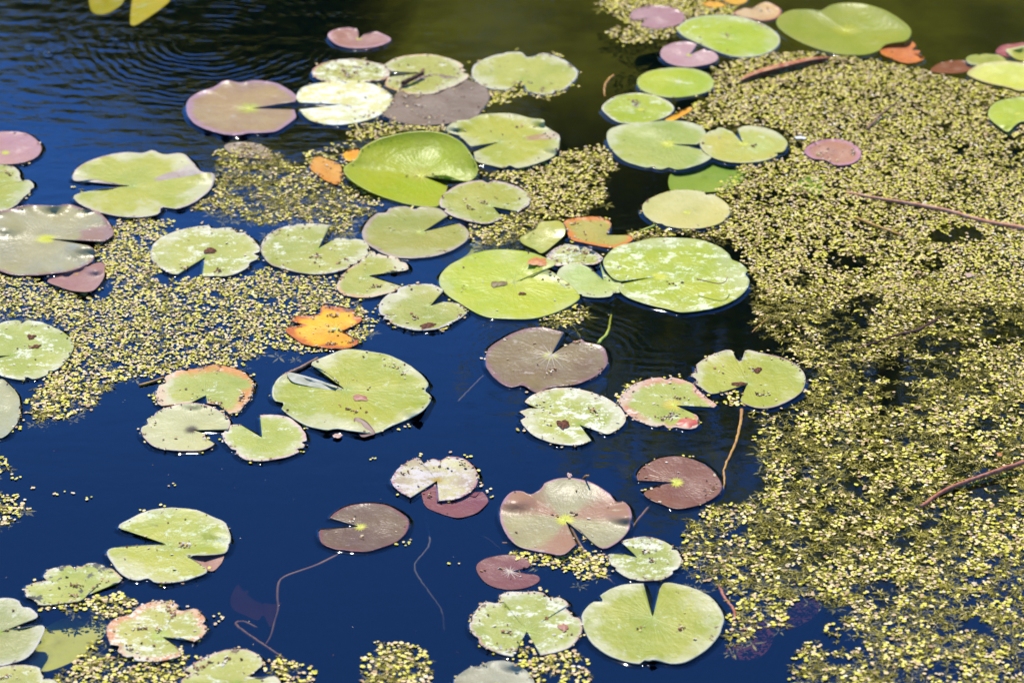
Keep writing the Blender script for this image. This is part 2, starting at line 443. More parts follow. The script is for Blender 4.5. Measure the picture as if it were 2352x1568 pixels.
pad('olive', 'smooth mauve green pad with deep notch open to the upper right', (970,533), [(1030,495),(1008,479),(957,474),(906,476),(865,490),(838,517),(832,545),(851,566),(895,588),(943,593),(997,588),(1042,573),(1072,552),(1077,535),(1069,522),(1055,513)],
    L=1, film=.2, col=(.21,.25,.05), col2=(.26,.27,.075), edge=(.32,.22,.15), ew=.09, veins='green', reach=.3, wave=.8, deb=3, rough=.36)
pad('mauve', 'pinkish mauve pad cut off by the frame beside dark blue water', (12,352), [(-60,340),(-40,315),(0,303),(51,304),(78,316),(95,337),(88,357),(61,371),(20,377),(-35,372)], True,
    col=(.34,.17,.14), col2=(.39,.23,.18), wave=2, cup=2, rim=5)
pad('green', 'green pad with bitten right edge below the pinkish mauve pad', (-10,430), [(-80,430),(-50,390),(0,377),(27,381),(44,394),(46,407),(52,416),(65,413),(78,425),(73,439),(58,449),(34,473),(0,484),(-60,470)], True,
    deb=12, rim=12, wave=2, film=.3, edge=TAN, ew=.05)
pad('green', 'large green pad with yellow centre and mauve folded corners on blue water', (303,427), [(262,421),(215,413),(170,415),(170,394),(190,377),(231,360),(286,350),(326,352),(350,345),(377,355),(418,352),(442,371),(462,394),(490,398),(493,415),(476,442),(439,469),(384,486),(333,498),(282,498),(238,490),(204,479),(180,466),(170,449),(221,435),(262,431)],
    L=1, wave=4.5, wn=14, cup=1.5, lifts=[(470,402,22,6)], film=.2, wedges=[(.04,.075,(.32,.22,.19),.2),(.97,.05,(.30,.20,.18),.45),(.45,.03,(.30,.21,.17),.3)], veins='green', reach=.3, edge=MAU, ew=.04)
pad('mauve', 'big wavy grey mauve pad with white glare, cut off by the frame', (109,548), [(238,555),(258,542),(262,532),(245,503),(218,483),(190,479),(160,469),(129,473),(95,471),(61,471),(34,478),(0,486),(-60,510),(-90,560),(-70,600),(0,622),(34,632),(109,630),(170,620),(211,600),(218,576),(204,564)],
    L=2, wave=5, wn=15, cup=3, col=(.27,.23,.10), col2=(.34,.30,.14), wedges=[(.035,.06,(.27,.15,.10),.45),(.52,.05,(.25,.18,.11),.6)], bend=[(-1,-.15,7,2)], lifts=[(185,568,26,11),(15,525,22,9),(120,475,18,5)], rim=10, filmc=(.5,.5,.44), film=.15, edge=(.28,.15,.11), ew=.06)
pad('plum', 'folded purple leaf sticking out under the big grey mauve pad', (175,628), [(211,607),(235,603),(241,620),(235,644),(211,668),(170,668),(136,658),(109,644),(153,627)], True, L=0, wave=4, wn=4, cup=3,
    col=(.30,.13,.10), col2=(.36,.21,.15), lifts=[(215,620,16,8)])
pad('pale', 'pale green pad with triangular notch facing the viewer, full of duckweed', (471,590), [(408,630),(391,627),(357,607),(345,583),(357,556),(391,535),(442,522),(479,518),(486,525),(530,523),(561,535),(568,540),(585,552),(597,573),(592,593),(564,617),(530,632),(493,634),(464,635)],
    L=1, film=.7, deb=12, rim=24, edge=TAN, ew=.04, spot=.2)
pad('pale', 'pale green pad with sharp torn notch, right of its notched twin', (731,571), [(758,517),(714,513),(663,518),(622,535),(600,559),(602,583),(622,607),(663,620),(707,629),(748,629),(792,619),(807,613),(848,583),(851,573),(834,552),(787,547),(772,547)],
    L=2, film=.6, deb=14, rim=20, edge=(.33,.24,.13), ew=.06, spot=.25)
pad('pale', 'small split green pad with orange stained corner by the smooth mauve green pad', (844,633), [(889,624),(933,620),(936,607),(906,590),(878,586),(855,576),(834,590),(817,607),(790,627),(773,658),(790,678),(838,683),(872,678),(899,671),(923,658)],
    L=1, film=.45, deb=14, rim=14, edge=(.50,.25,.08), ew=.12, ragged=.03, spot=.25, veins='green', reach=.35)
pad('pale', 'small pale pad with brown insect remains below the split green pad', (987,703), [(1020,666),(991,653),(943,654),(902,668),(875,692),(870,712),(882,732),(916,749),(957,758),(1004,755),(1042,739),(1069,722),(1072,712),(1052,697),(1018,693)],
    L=3, film=.4, deb=12, rim=26, edge=(.42,.35,.28), ew=.07, veins='green', reach=.35)
pad('orange', 'bright orange yellow dying leaf with dark specks at the duckweed edge', (772,756), [(790,758),(827,739),(831,729),(814,726),(814,712),(773,705),(741,703),(731,722),(680,726),(670,736),(697,746),(660,753),(663,766),(700,790),(748,799),(792,800),(821,790),(822,780),(786,761)],
    L=1, wave=2.5, cup=1.5, ragged=.05, edge=(.42,.09,.02), ew=.22, rim=26, deb=30, name='dying_leaf', cat='leaf', group='dying leaves on the pond', veins='yellow', reach=.5)
pad('lime', 'large bright lime green pad whose upper lobe overlaps the lower one', (1181,648), [(1196,642),(1229,627),(1276,607),(1256,593),(1212,578),(1144,573),(1093,581),(1042,603),(1014,627),(1009,651),(1025,675),(1059,698),(1110,726),(1161,732),(1229,731),(1283,715),(1324,692),(1331,678),(1310,654),(1283,634),(1256,620),(1222,634)],
    L=3, wave=.6, ragged=.004, lifts=[(1262,605,38,9)], deb=8, film=.12, reach=.3, veins='green')
pad('green', 'small green pad wedged between the two largest lime green pads', (1386,643), [(1375,634),(1351,613),(1317,605),(1290,613),(1278,634),(1290,654),(1324,675),(1365,683),(1402,680),(1410,672),(1424,671),(1427,651),(1409,644),(1388,624),(1378,602)],
    L=4, wave=1, film=.2, deb=2, col=(.26,.36,.09), col2=(.3,.38,.12))
pad('lime', 'very large light green pad marbled with white silt', (1511,635), [(1426,646),(1405,637),(1388,613),(1388,593),(1416,566),(1460,556),(1501,547),(1552,546),(1603,550),(1647,564),(1675,584),(1681,596),(1700,604),(1717,620),(1712,630),(1722,644),(1715,664),(1688,688),(1637,708),(1569,717),(1535,710),(1484,698),(1439,681),(1421,664),(1427,652)],
    L=5, wave=.7, ragged=.004, film=.72, filmc=(.68,.70,.42), col=(.22,.32,.010), deb=4)
pad('pale', 'small pinkish crinkled pad behind the wedged green pad', (1320,590), [(1256,586),(1276,569),(1297,561),(1324,564),(1348,569),(1375,583),(1385,596),(1365,607),(1314,607),(1280,610),(1263,600)], True,
    L=2, wave=5, wn=11, cup=2, edge=(.5,.28,.24), ew=.2, deb=22, rim=10, ragged=.03)
pad('orange', 'orange and green decaying leaf behind the crinkled pinkish pad', (1395,540), [(1404,517),(1399,507),(1375,498),(1324,500),(1297,507),(1297,515),(1303,528),(1310,549),(1348,559),(1382,566),(1416,568),(1453,551),(1446,540)],
    L=1, wave=2, col=(.38,.27,.03), col2=(.30,.30,.05), edge=(.55,.15,.02), ew=.22, spot=.15, deb=10, rim=10, name='dying_leaf', cat='leaf', group='dying leaves on the pond', ragged=.03)
pad('sunk', 'olive green half sunken leaf behind the lobed lime green pad', (1215,548), [(1195,545),(1229,525),(1239,511),(1263,508),(1286,508),(1298,522),(1297,539),(1276,559),(1246,581),(1229,573),(1201,559)], True,
    L=0, wave=1, lifts=[(1290,525,22,5)], spec=.5, rough=.35, group='half sunken leaves')
pad('sunk', 'sunken green leaf tip beside the smooth mauve green pad', (1085,570), [(1042,583),(1079,559),(1127,557),(1144,569),(1130,590),(1060,596)], True, z=-.012, wave=1, group='half sunken leaves', col=(.24,.34,.05))
pad('green', 'green pad with yellow centre partly under a smaller round pad', (1537,331), [(1600,332),(1618,320),(1622,308),(1610,290),(1580,280),(1530,277),(1480,282),(1430,287),(1402,297),(1393,310),(1397,330),(1412,352),(1445,374),(1500,387),(1552,390),(1600,380),(1632,364),(1628,350),(1590,338)],
    L=1, wave=1.2, lifts=[(1500,290,40,4)], film=.25, veins='yellow', reach=.35, ctr=Y, cr=.12, col=(.20,.30,.04), col2=(.28,.34,.09))
pad('green', 'round pale green pad with tiny back notch next to the duckweed mat', (1707,330), [(1683,304),(1654,293),(1627,303),(1608,323),(1613,343),(1634,360),(1668,371),(1715,374),(1763,367),(1797,350),(1809,333),(1804,320),(1783,303),(1749,292),(1715,289),(1694,296)],
    L=3, wave=.8, film=.4, ctr=Y, cr=.1, veins='yellow', reach=.2, deb=5, col=(.27,.35,.09))
pad('sunk', 'vivid green sunken leaf below the round pale green pad', (1620,408), [(1535,415),(1545,395),(1580,375),(1640,365),(1700,372),(1720,390),(1700,420),(1660,438),(1600,442),(1545,441)], True,
    z=-.006, wave=1, group='half sunken leaves', col=(.16,.33,.03), col2=(.24,.40,.08))
pad('sunk', 'small green leaf piece drowned in the duckweed mat', (1850,428), [(1800,428),(1830,415),(1862,400),(1870,402),(1890,415),(1897,430),(1885,447),(1850,440),(1810,437)], True, z=-.002, group='half sunken leaves', col=(.16,.33,.03), col2=(.22,.38,.05))
pad('olive', 'tan olive pad with yellow centre surrounded by sparse duckweed', (1578,488), [(1475,478),(1482,464),(1510,448),(1550,437),(1600,438),(1640,448),(1668,466),(1678,484),(1670,500),(1648,515),(1610,524),(1560,524),(1510,513),(1484,497)], True,
    L=2, wave=.8, cup=1.5, film=.2, filmc=(.56,.48,.26), veins='yellow', reach=.18, col=(.40,.35,.08), col2=(.46,.40,.13), rim=14, cr=.07)
pad('lime', 'light green oval pad with pale cross veins above the small speckled one', (1560,188), [(1463,190),(1470,175),(1495,163),(1540,156),(1590,158),(1625,170),(1640,190),(1630,208),(1590,220),(1540,224),(1500,218),(1472,205)], True,
    L=1, wave=.8, film=.3, veins='pale', reach=.4, rays=9, rim=6)
pad('lime', 'small speckled green pad with cream rim below the light oval pad', (1473,252), [(1383,252),(1388,238),(1416,221),(1460,214),(1501,219),(1538,235),(1548,252),(1528,269),(1484,282),(1439,284),(1409,275)], True,
    L=1, wave=.8, cup=1.8, film=.6, edge=(.55,.48,.3), ew=.06, deb=12)
pad('orange', 'orange leaf sliver tucked under the small speckled green pad', (1555,262), [(1528,275),(1550,262),(1585,246),(1590,252),(1565,268),(1540,279)], True, L=0, name='dying_leaf', cat='leaf', group='dying leaves on the pond', spot=.2, wave=2)
pad('mauve', 'small mauve pink pad in the farthest patch of duckweed', (1487,42), [(1455,46),(1448,40),(1452,26),(1475,17),(1510,13),(1545,18),(1568,30),(1573,42),(1562,55),(1530,64),(1500,66),(1472,58),(1480,49)],
    L=1, wave=1.5, cup=1.5, col=(.32,.15,.13), col2=(.38,.22,.18), ctr=None, rim=14)
pad('mauve', 'small mauve pink pad with open back notch under a light green pad', (1583,127), [(1602,102),(1580,96),(1550,98),(1525,108),(1517,120),(1520,133),(1540,147),(1575,154),(1610,151),(1640,143),(1650,132),(1640,120),(1618,112)],
    L=2, wave=1.5, cup=2, col=(.37,.20,.17), col2=(.43,.28,.22), film=.3, filmc=(.55,.48,.46), cr=.1)
pad('lime', 'big light green pad dusted white, left of the saddle shaped pad', (1671,88), [(1556,68),(1566,54),(1593,41),(1637,35),(1688,37),(1732,48),(1770,65),(1790,85),(1787,105),(1763,122),(1722,131),(1681,129),(1641,116),(1603,99),(1573,85)], True,
    L=1, wave=.8, film=.5, deb=9, edge=(.48,.46,.3), ew=.04, veins='green', reach=.3)
pad('rust', 'tan orange pad at the frame edge behind the big dusted green pad', (1742,22), [(1685,31),(1702,20),(1729,17),(1756,5),(1783,14),(1795,27),(1783,42),(1756,48),(1729,44),(1698,37)], True, col=(.42,.26,.09), col2=(.46,.33,.15), L=0, edge=RED, ew=.1, ctr=None, deb=6)
pad('orange', 'orange brown leaf cut by the top frame edge in duckweed', (1692,0), [(1655,-8),(1668,5),(1690,11),(1712,6),(1718,-10),(1690,-18)], True, L=1, name='dying_leaf', cat='leaf', group='dying leaves on the pond', col=(.42,.18,.04))
pad('orange', 'scrap of orange leaf among duckweed behind the mauve pink pad', (1640,9), [(1613,8),(1628,2),(1652,4),(1668,13),(1645,17),(1625,15)], True, L=0, name='dying_leaf', cat='leaf', group='dying leaves on the pond', col=(.5,.22,.05))
pad('fresh', 'large glossy saddle shaped green pad with yellow centre on far water', (1943,70), [(1783,51),(1790,37),(1817,24),(1858,22),(1885,25),(1909,12),(1943,7),(1987,10),(2035,25),(2076,51),(2093,71),(2088,88),(2076,95),(2035,102),(2018,117),(1987,126),(1943,126),(1909,121),(1858,105),(1817,85),(1790,65)], True,
    L=2, wave=.6, cup=2, ragged=.003, bend=[(1,-.25,13,1.5),(-1,-.25,9,1.5)], veins='yellow', reach=.3, ctr=Y, cr=.22, col=(.34,.45,.05), col2=(.40,.48,.10))
pad('orange', 'crumpled red and orange leaf touching the saddle shaped pad', (2065,118), [(2020,105),(2038,95),(2076,99),(2093,94),(2103,105),(2096,114),(2113,117),(2110,126),(2125,133),(2103,144),(2072,144),(2045,133),(2025,124)], True,
    L=1, wave=6, wn=7, cup=3, col=(.33,.07,.025), col2=(.52,.18,.02), ragged=.06, name='dying_leaf', cat='leaf', group='dying leaves on the pond')
pad('lime', 'yellow green pad with amber corner cut off by the right frame edge', (2310,172), [(2222,167),(2246,150),(2293,141),(2352,146),(2385,165),(2400,190),(2348,209),(2317,201),(2266,190),(2232,177)], True,
    L=3, wave=2, cup=2, col=(.40,.44,.04), col2=(.46,.50,.16), edge=(.48,.33,.03), ew=.12, film=.3)
pad('green', 'plain green pad peeking out behind the amber cornered pad', (2285,135), [(2219,134),(2236,126),(2283,124),(2310,134),(2330,148),(2290,155),(2249,152),(2225,146)], True, L=1, film=.1)
pad('green', 'green leaf lying over a dark red one by the frame edge', (2345,122), [(2310,116),(2334,109),(2360,105),(2400,120),(2390,140),(2340,138)], True, L=2, film=0, lifts=[(2340,110,20,5)])
pad('rust', 'dark red leaf under the green ones by the frame edge', (2325,118), [(2287,119),(2300,105),(2334,100),(2370,98),(2380,115),(2330,128),(2317,131),(2297,126)], True, L=0, col=(.26,.05,.04), col2=(.34,.10,.06), ctr=None)
pad('rust', 'dull red sunken pad at the edge of the duckweed mat', (2185,155), [(2137,163),(2164,143),(2215,139),(2232,153),(2219,165),(2181,169)], True, z=-.002, col=(.24,.07,.03), col2=(.28,.10,.04), ctr=None, group='half sunken leaves')
pad('lime', 'yellow green curled pad with white glare halfway off the right edge', (2338,262), [(2270,255),(2287,235),(2321,226),(2352,223),(2395,240),(2385,280),(2348,279),(2331,288),(2314,303),(2293,289),(2273,272)], True,
    L=2, wave=3, cup=2, lifts=[(2310,285,20,7)], col=(.36,.44,.04))
pad('rust', 'small red pad sprinkled with crumbs inside the duckweed mat', (1912,350), [(1848,343),(1865,330),(1892,321),(1926,320),(1960,330),(1977,347),(1974,364),(1953,377),(1919,379),(1897,368),(1868,364),(1851,354)], True,
    L=1, wave=1.5, cup=2, col=(.34,.13,.07), col2=(.42,.21,.12), edge=(.42,.19,.19), ew=.2, ctr=None, deb=18, rim=10)
pad('orange', 'orange withered leaf beside the raised glossy pad', (750,392), [(711,381),(728,360),(755,367),(779,377),(785,394),(779,422),(755,418),(724,398)], True, L=1, wave=3, ragged=.06, name='dying_leaf', cat='leaf', group='dying leaves on the pond', deb=8, rim=8, col=(.55,.17,.01), col2=(.56,.26,.03))
pad('orange', 'orange leaf scrap behind the raised glossy pad', (805,356), [(787,354),(800,346),(822,343),(826,358),(812,368),(797,369)], True, L=0, name='dying_leaf', cat='leaf', group='dying leaves on the pond', spot=.2, rim=6)
pad('brown', 'brown crumb covered sunken leaf near the dark open water', (572,347), [(515,335),(545,327),(590,330),(625,350),(620,365),(570,362),(530,352)], True, L=0, z=.0008, deb=60, rim=12, group='half sunken leaves', wave=.5, col=(.22,.15,.07), col2=(.3,.22,.12))
pad('sunk', 'yellow pointed leaf under the water at the far edge', (330,10), [(308,-12),(300,30),(303,60),(340,41),(371,19),(391,0),(398,-30),(340,-40)], True, z=-.006, group='half sunken leaves', col=(.50,.42,.002), col2=(.42,.38,.004), veins='yellow', reach=.8)
pad('sunk', 'blunt olive yellow leaf under the water beside the pointed one', (242,5), [(204,-5),(212,28),(240,33),(272,17),(286,-5),(270,-40),(215,-35)], True, z=-.018, group='half sunken leaves', col=(.40,.36,.002), col2=(.34,.34,.004))

# --- middle rows
pad('pale', 'pale green pad with a round bruise, cut by the left frame edge', (25,816), [(-32,818),(-40,790),(-25,755),(0,742),(27,736),(75,736),(112,746),(146,763),(167,783),(168,800),(153,828),(126,851),(88,868),(51,872),(0,862),(-30,843),(-20,826)],
    L=1, film=.65, spot=.3, rim=16, deb=6)
pad('mauve', 'grey green pad with white glare below the bruised pad', (-20,935), [(-90,950),(-60,890),(0,870),(20,882),(41,906),(46,930),(44,960),(27,987),(0,1006),(-60,1000)], True, L=0, wave=2.5, cup=2, col=(.30,.29,.12), col2=(.37,.34,.16), rim=12)
pad('pale', 'pale pad with broad orange scorched rim beside the large folded pad', (473,907), [(439,924),(401,928),(367,930),(357,909),(364,889),(377,868),(408,851),(456,845),(493,838),(530,843),(564,858),(583,880),(575,913),(551,943),(530,952),(510,932),(476,925)],
    L=1, film=.5, edge=(.50,.16,.015), ew=.25, ragged=.03, deb=14, rim=26, spot=.25, veins='green', reach=.55, rays=12)
pad('olive', 'olive pad with dark rotten centre in front of the scorched pad', (442,987), [(524,986),(529,967),(510,947),(476,930),(432,925),(381,936),(343,957),(325,981),(328,1001),(354,1025),(391,1033),(435,1035),(469,1032),(493,1018),(473,1011),(471,996)],
    L=3, film=.25, ctr=(.06,.04,.015), cr=.16, wave=2.5, edge=PINK, ew=.03, rim=14, deb=6, col=(.36,.33,.12), col2=(.42,.39,.16), lifts=[(445,928,16,5)])
pad('pale', 'small pale pad with pink rim and wide wedge notch at the back', (602,1005), [(597,953),(629,952),(663,958),(694,984),(704,1008),(694,1032),(680,1041),(646,1052),(598,1058),(558,1052),(520,1018),(512,998),(527,977),(551,974)],
    L=1, film=.5, edge=(.46,.22,.20), ew=.09, wave=1.8, cup=1.5, lifts=[(560,980,18,2.5)], veins='green', reach=.25, rim=10)
pad('green', 'largest green pad with rolled white fold and purple torn flap', (795,895), [(776,874),(742,850),(714,834),(759,814),(793,802),(841,806),(889,814),(933,834),(970,862),(989,889),(991,913),(974,940),(943,960),(902,977),(865,994),(831,992),(800,988),(773,984),(748,987),(697,974),(656,947),(629,916),(626,892),(639,868),(663,858),(715,872),(770,890)],
    L=2, wave=4, wn=17, cup=1.5, film=.4, lifts=[(965,945,20,8),(800,960,40,4)], deb=16, rim=6, edge=(.4,.4,.2), ew=.03, veins='green', reach=.35, parts=('roll58','flap58'))
pad('mauve', 'brown mauve pad with bright yellow centre and cracked film pattern', (1266,815), [(1295,763),(1263,754),(1235,751),(1195,758),(1150,780),(1123,800),(1115,824),(1120,848),(1144,875),(1171,889),(1201,885),(1232,902),(1263,890),(1324,882),(1365,865),(1392,841),(1395,817),(1382,794),(1344,785),(1336,778),(1324,782),(1303,790)],
    L=0, wave=1.8, wn=7, cup=1.2, col=(.15,.095,.042), col2=(.205,.165,.07), film=.45, filmc=(.38,.31,.22), edge=(.22,.11,.09), ew=.1, cr=.12, ctr=(.45,.46,.02), veins='mauve', reach=.4, deb=12, rim=5, lifts=[(1215,888,14,4)])
pad('pale', 'pale silted pad with bitten left edge in front of the brown mauve pad', (1331,975), [(1358,1011),(1331,1021),(1286,1020),(1239,1006),(1208,984),(1193,960),(1193,945),(1208,940),(1216,930),(1205,921),(1229,904),(1269,892),(1324,892),(1382,909),(1419,930),(1436,953),(1433,974),(1409,991),(1392,996),(1351,979)],
    L=2, film=.85, edge=(.46,.27,.13), ew=.06, deb=16, rim=14, spot=.3)
pad('pale', 'ragged green pad with pink rim, orange centre and red torn tip', (1550,930), [(1640,935),(1646,928),(1624,913),(1600,892),(1586,879),(1552,867),(1501,868),(1450,885),(1422,916),(1429,936),(1450,957),(1484,974),(1528,984),(1552,981),(1573,984),(1600,981),(1605,962),(1600,953)],
    L=0, film=.5, edge=(.46,.14,.08), ew=.2, ctr=(.50,.34,.03), cr=.2, deb=24, rim=20, ragged=.02, spot=.4, veins='yellow', reach=.3)
pad('green', 'yellow green pad split front and back with a reddish strip of crumbs', (1717,881), [(1693,889),(1637,904),(1613,892),(1590,872),(1588,851),(1607,831),(1641,812),(1678,803),(1688,821),(1702,829),(1714,804),(1743,809),(1790,819),(1824,834),(1846,855),(1851,875),(1841,899),(1811,921),(1770,936),(1732,935),(1702,921),(1705,906)],
    L=2, film=.3, edge=(.34,.20,.14), ew=.05, deb=14, rim=26, veins='green', reach=.2)

# --- near rows
pad('white', 'silvery white pad with purple rim overlapping a plum coloured leaf', (1004,1103), [(943,1142),(916,1127),(899,1106),(909,1082),(933,1062),(962,1051),(970,1064),(994,1053),(1011,1057),(1031,1048),(1065,1053),(1089,1072),(1098,1093),(1093,1116),(1069,1137),(1038,1147),(1008,1149)],
    L=3, film=.9, filmc=(.56,.49,.40), col=(.26,.17,.11), edge=(.30,.10,.11), ew=.09, ctr=(.40,.26,.03), cr=.13, deb=12, rim=22, spot=.2, wave=1.5)
pad('plum', 'plum coloured leaf just under the silvery white pad', (1030,1135), [(970,1127),(970,1143),(980,1164),(1011,1178),(1052,1188),(1093,1178),(1120,1154),(1120,1143),(1106,1128),(1089,1140),(1058,1126),(997,1112)], True, L=0, z=.0004, deb=5, ctr=None, wave=.6, th=.0008)
pad('mauve', 'grey mauve pad with orange star centre trailing a long brown stalk', (827,1209), [(756,1189),(773,1174),(804,1160),(848,1155),(889,1160),(923,1178),(940,1198),(933,1222),(912,1242),(878,1256),(838,1266),(787,1262),(765,1259),(738,1245),(734,1218),(756,1215)],
    L=0, wave=.8, spec=.14, col=(.135,.075,.05), col2=(.175,.115,.065), edge=(.19,.07,.06), ew=.08, ctr=(.52,.36,.03), cr=.11, veins='yellow', reach=.2, deb=5, film=.05,
    stalk=[(796,1264,0),(760,1283,-.006),(724,1300,-.012),(680,1315,-.018),(656,1324,-.022),(641,1337,-.028),(637,1368,-.035),(639,1398,-.042),(630,1430,-.05),(622,1460,-.056),(609,1482,-.062)])
pad('mauve', 'large bronze pad with wavy lobes and star shaped yellow centre', (1298,1194), [(1324,1249),(1293,1273),(1256,1269),(1195,1256),(1167,1232),(1154,1208),(1147,1178),(1157,1147),(1178,1128),(1201,1128),(1218,1135),(1235,1127),(1246,1118),(1252,1108),(1283,1098),(1324,1098),(1361,1109),(1399,1132),(1416,1152),(1429,1150),(1446,1164),(1451,1191),(1439,1225),(1412,1249),(1385,1259),(1358,1242),(1331,1215)],
    L=1, wave=3, wn=5, cup=2, col=(.23,.19,.085), col2=(.29,.26,.11), half=((.30,.13,.07),3,.9), film=.4, rough=.38, filmc=(.40,.38,.22), ctr=(.55,.50,.03), cr=.13, veins='yellow', reach=.2, lifts=[(1185,1150,28,9),(1435,1185,22,9),(1320,1110,40,5),(1300,1262,30,3)], edge=(.34,.17,.16), ew=.05, deb=8,
    stalk=[(1312,1212,-.002),(1331,1249,-.006),(1358,1286,-.01),(1378,1310,-.012),(1412,1341,-.014)])
pad('rust', 'reddish brown pad with bright yellow star and narrow left notch', (1553,1107), [(1465,1103),(1463,1089),(1477,1072),(1511,1053),(1552,1047),(1583,1052),(1620,1067),(1647,1092),(1658,1113),(1651,1133),(1620,1154),(1586,1164),(1552,1168),(1528,1160),(1494,1147),(1480,1130),(1518,1113)],
    L=0, wave=1.2, col=(.15,.055,.025), col2=(.19,.085,.045), ctr=(.60,.55,.02), cr=.14, veins='yellow', reach=.22, film=.08, deb=9, rim=5)
pad('plum', 'dull plum pad under the bronze pad with its notch full of weed', (1171,1312), [(1212,1303),(1219,1292),(1195,1276),(1154,1274),(1113,1283),(1094,1300),(1103,1324),(1127,1344),(1167,1353),(1208,1349),(1235,1337),(1240,1327),(1229,1319),(1205,1315)],
    L=0, z=.0004, wave=.5, col=(.14,.045,.045), col2=(.175,.075,.06), deb=3, th=.0008, veins='mauve', reach=.4)
pad('pale', 'small silty pad with notch to the left between bronze and largest pads', (1467,1281), [(1436,1252),(1429,1242),(1460,1234),(1490,1232),(1524,1242),(1552,1259),(1562,1276),(1566,1286),(1556,1307),(1541,1320),(1511,1332),(1460,1331),(1426,1317),(1402,1293),(1397,1273),(1429,1271)],
    L=1, film=.75, edge=(.42,.2,.12), ew=.05, deb=7, rim=8, veins='green', reach=.3)
pad('pale', 'moth eaten pale pad with V notch at the front, nibbled along its back', (1210,1448), [(1178,1507),(1144,1499),(1106,1480),(1086,1456),(1079,1436),(1093,1402),(1116,1382),(1140,1385),(1152,1375),(1145,1370),(1164,1359),(1205,1358),(1242,1359),(1259,1368),(1283,1370),(1307,1387),(1300,1395),(1314,1407),(1327,1409),(1337,1433),(1331,1463),(1300,1490),(1242,1504)],
    L=1, film=.75, edge=(.40,.19,.13), ew=.06, spot=.45, deb=16, rim=22, ctr=YG, cr=.12, veins='green', reach=.4, rays=9)
pad('green', 'large clean yellow green pad with V notch at the back', (1499,1418), [(1478,1339),(1433,1341),(1392,1358),(1354,1388),(1336,1415),(1344,1449),(1361,1477),(1392,1500),(1433,1517),(1477,1524),(1501,1514),(1552,1524),(1593,1511),(1637,1477),(1658,1443),(1661,1412),(1644,1381),(1613,1358),(1573,1344),(1528,1337),(1515,1352)],
    L=2, wave=1.6, wn=11, film=.28, edge=(.38,.36,.2), ew=.03, lifts=[(1501,1512,10,5)], veins='green', reach=.55, rays=11, deb=6)
pad('olive', 'olive brown pad cut by the bottom frame edge', (1140,1572), [(1042,1568),(1059,1545),(1099,1524),(1154,1516),(1188,1526),(1215,1545),(1228,1570),(1220,1600),(1140,1625),(1060,1605)], True, L=1, wave=2.5, cup=2.5, col=(.26,.22,.11), col2=(.31,.28,.16), lifts=[(1175,1525,18,5)], rim=10)
pad('green', 'green pad with folded right lobe and wide notch on blue water', (386,1250), [(330,1228),(272,1210),(299,1191),(340,1172),(394,1165),(452,1171),(493,1188),(517,1200),(530,1232),(525,1256),(517,1269),(476,1274),(440,1277),(476,1310),(442,1327),(401,1337),(357,1337),(340,1327),(313,1332),(282,1320),(258,1293),(248,1262),(306,1252),(350,1252)],
    L=2, wave=2, cup=1, film=.6, edge=(.42,.36,.24), ew=.04, lifts=[(500,1222,30,6),(470,1268,18,3)], deb=12, rim=10, veins='green', reach=.25)
pad('plum', 'plum brown leaf tip under the pad with the folded right lobe', (470,1288), [(439,1276),(476,1268),(510,1268),(512,1286),(490,1310),(469,1303)], True, L=0, z=.0004, col=(.27,.14,.11), col2=(.31,.19,.14), ctr=None, th=.0008)
pad('pale', 'half eaten pale pad with ragged gaps near the lower left corner', (190,1370), [(58,1368),(61,1347),(82,1337),(102,1330),(99,1320),(126,1303),(177,1295),(221,1293),(258,1307),(277,1324),(272,1337),(252,1334),(238,1328),(226,1340),(204,1361),(184,1378),(136,1385),(92,1388),(75,1375)], True,
    L=1, film=.6, spot=1.1, spotc=(.02,.02,.02), edge=(.45,.28,.12), ew=.05, ragged=.03, deb=14, rim=14,
    stalk=[(292,1332,-.002),(262,1352,-.006),(235,1373,-.012)])
pad('green', 'smooth grey green split pad cut by the frame beside the sunken olive pad', (0,1451), [(54,1429),(87,1414),(65,1392),(34,1375),(0,1373),(-60,1390),(-100,1450),(-60,1520),(0,1528),(31,1521),(65,1507),(92,1470),(99,1436),(31,1443)],
    L=2, film=.3, col=(.19,.24,.08), col2=(.25,.28,.12), edge=(.4,.34,.3), ew=.05, deb=5)
pad('pale', 'pale pad in the bottom left corner of the pond', (30,1580), [(-60,1580),(-30,1545),(0,1531),(41,1526),(88,1531),(99,1552),(133,1567),(135,1600),(60,1625),(-20,1620)], True, L=3, film=.7, deb=10, edge=(.4,.3,.2), ew=.05)
pad('sunk', 'olive yellow sunken pad shadowed between two floating pads', (133,1475), [(80,1490),(102,1446),(136,1422),(190,1412),(231,1414),(245,1433),(238,1460),(211,1480),(190,1504),(146,1528),(99,1541),(68,1518),(82,1490)], True, z=-.022, group='half sunken leaves', col=(.46,.46,.03), col2=(.52,.50,.05))
pad('pale', 'whitish pad with orange red decaying rim amid duckweed', (370,1460), [(415,1463),(449,1470),(474,1449),(473,1422),(449,1398),(415,1402),(398,1395),(412,1391),(391,1381),(340,1383),(306,1402),(299,1412),(265,1419),(245,1443),(252,1473),(282,1504),(323,1517),(367,1517),(415,1504),(408,1487)],
    L=2, film=.8, edge=(.48,.15,.04), ew=.2, ragged=.025, deb=28, rim=30, ctr=(.34,.42,.02), cr=.18, spot=.35, veins='green', reach=.4)
pad('pale', 'pale green pad with red corner at the bottom frame edge', (545,1566), [(415,1565),(439,1545),(425,1537),(456,1517),(490,1500),(530,1490),(571,1492),(598,1507),(605,1524),(592,1536),(572,1552),(600,1554),(629,1551),(645,1566),(640,1590),(560,1612),(440,1600)], True,
    L=1, film=.6, edge=(.40,.16,.1), ew=.05, deb=12, rim=14, wave=2)
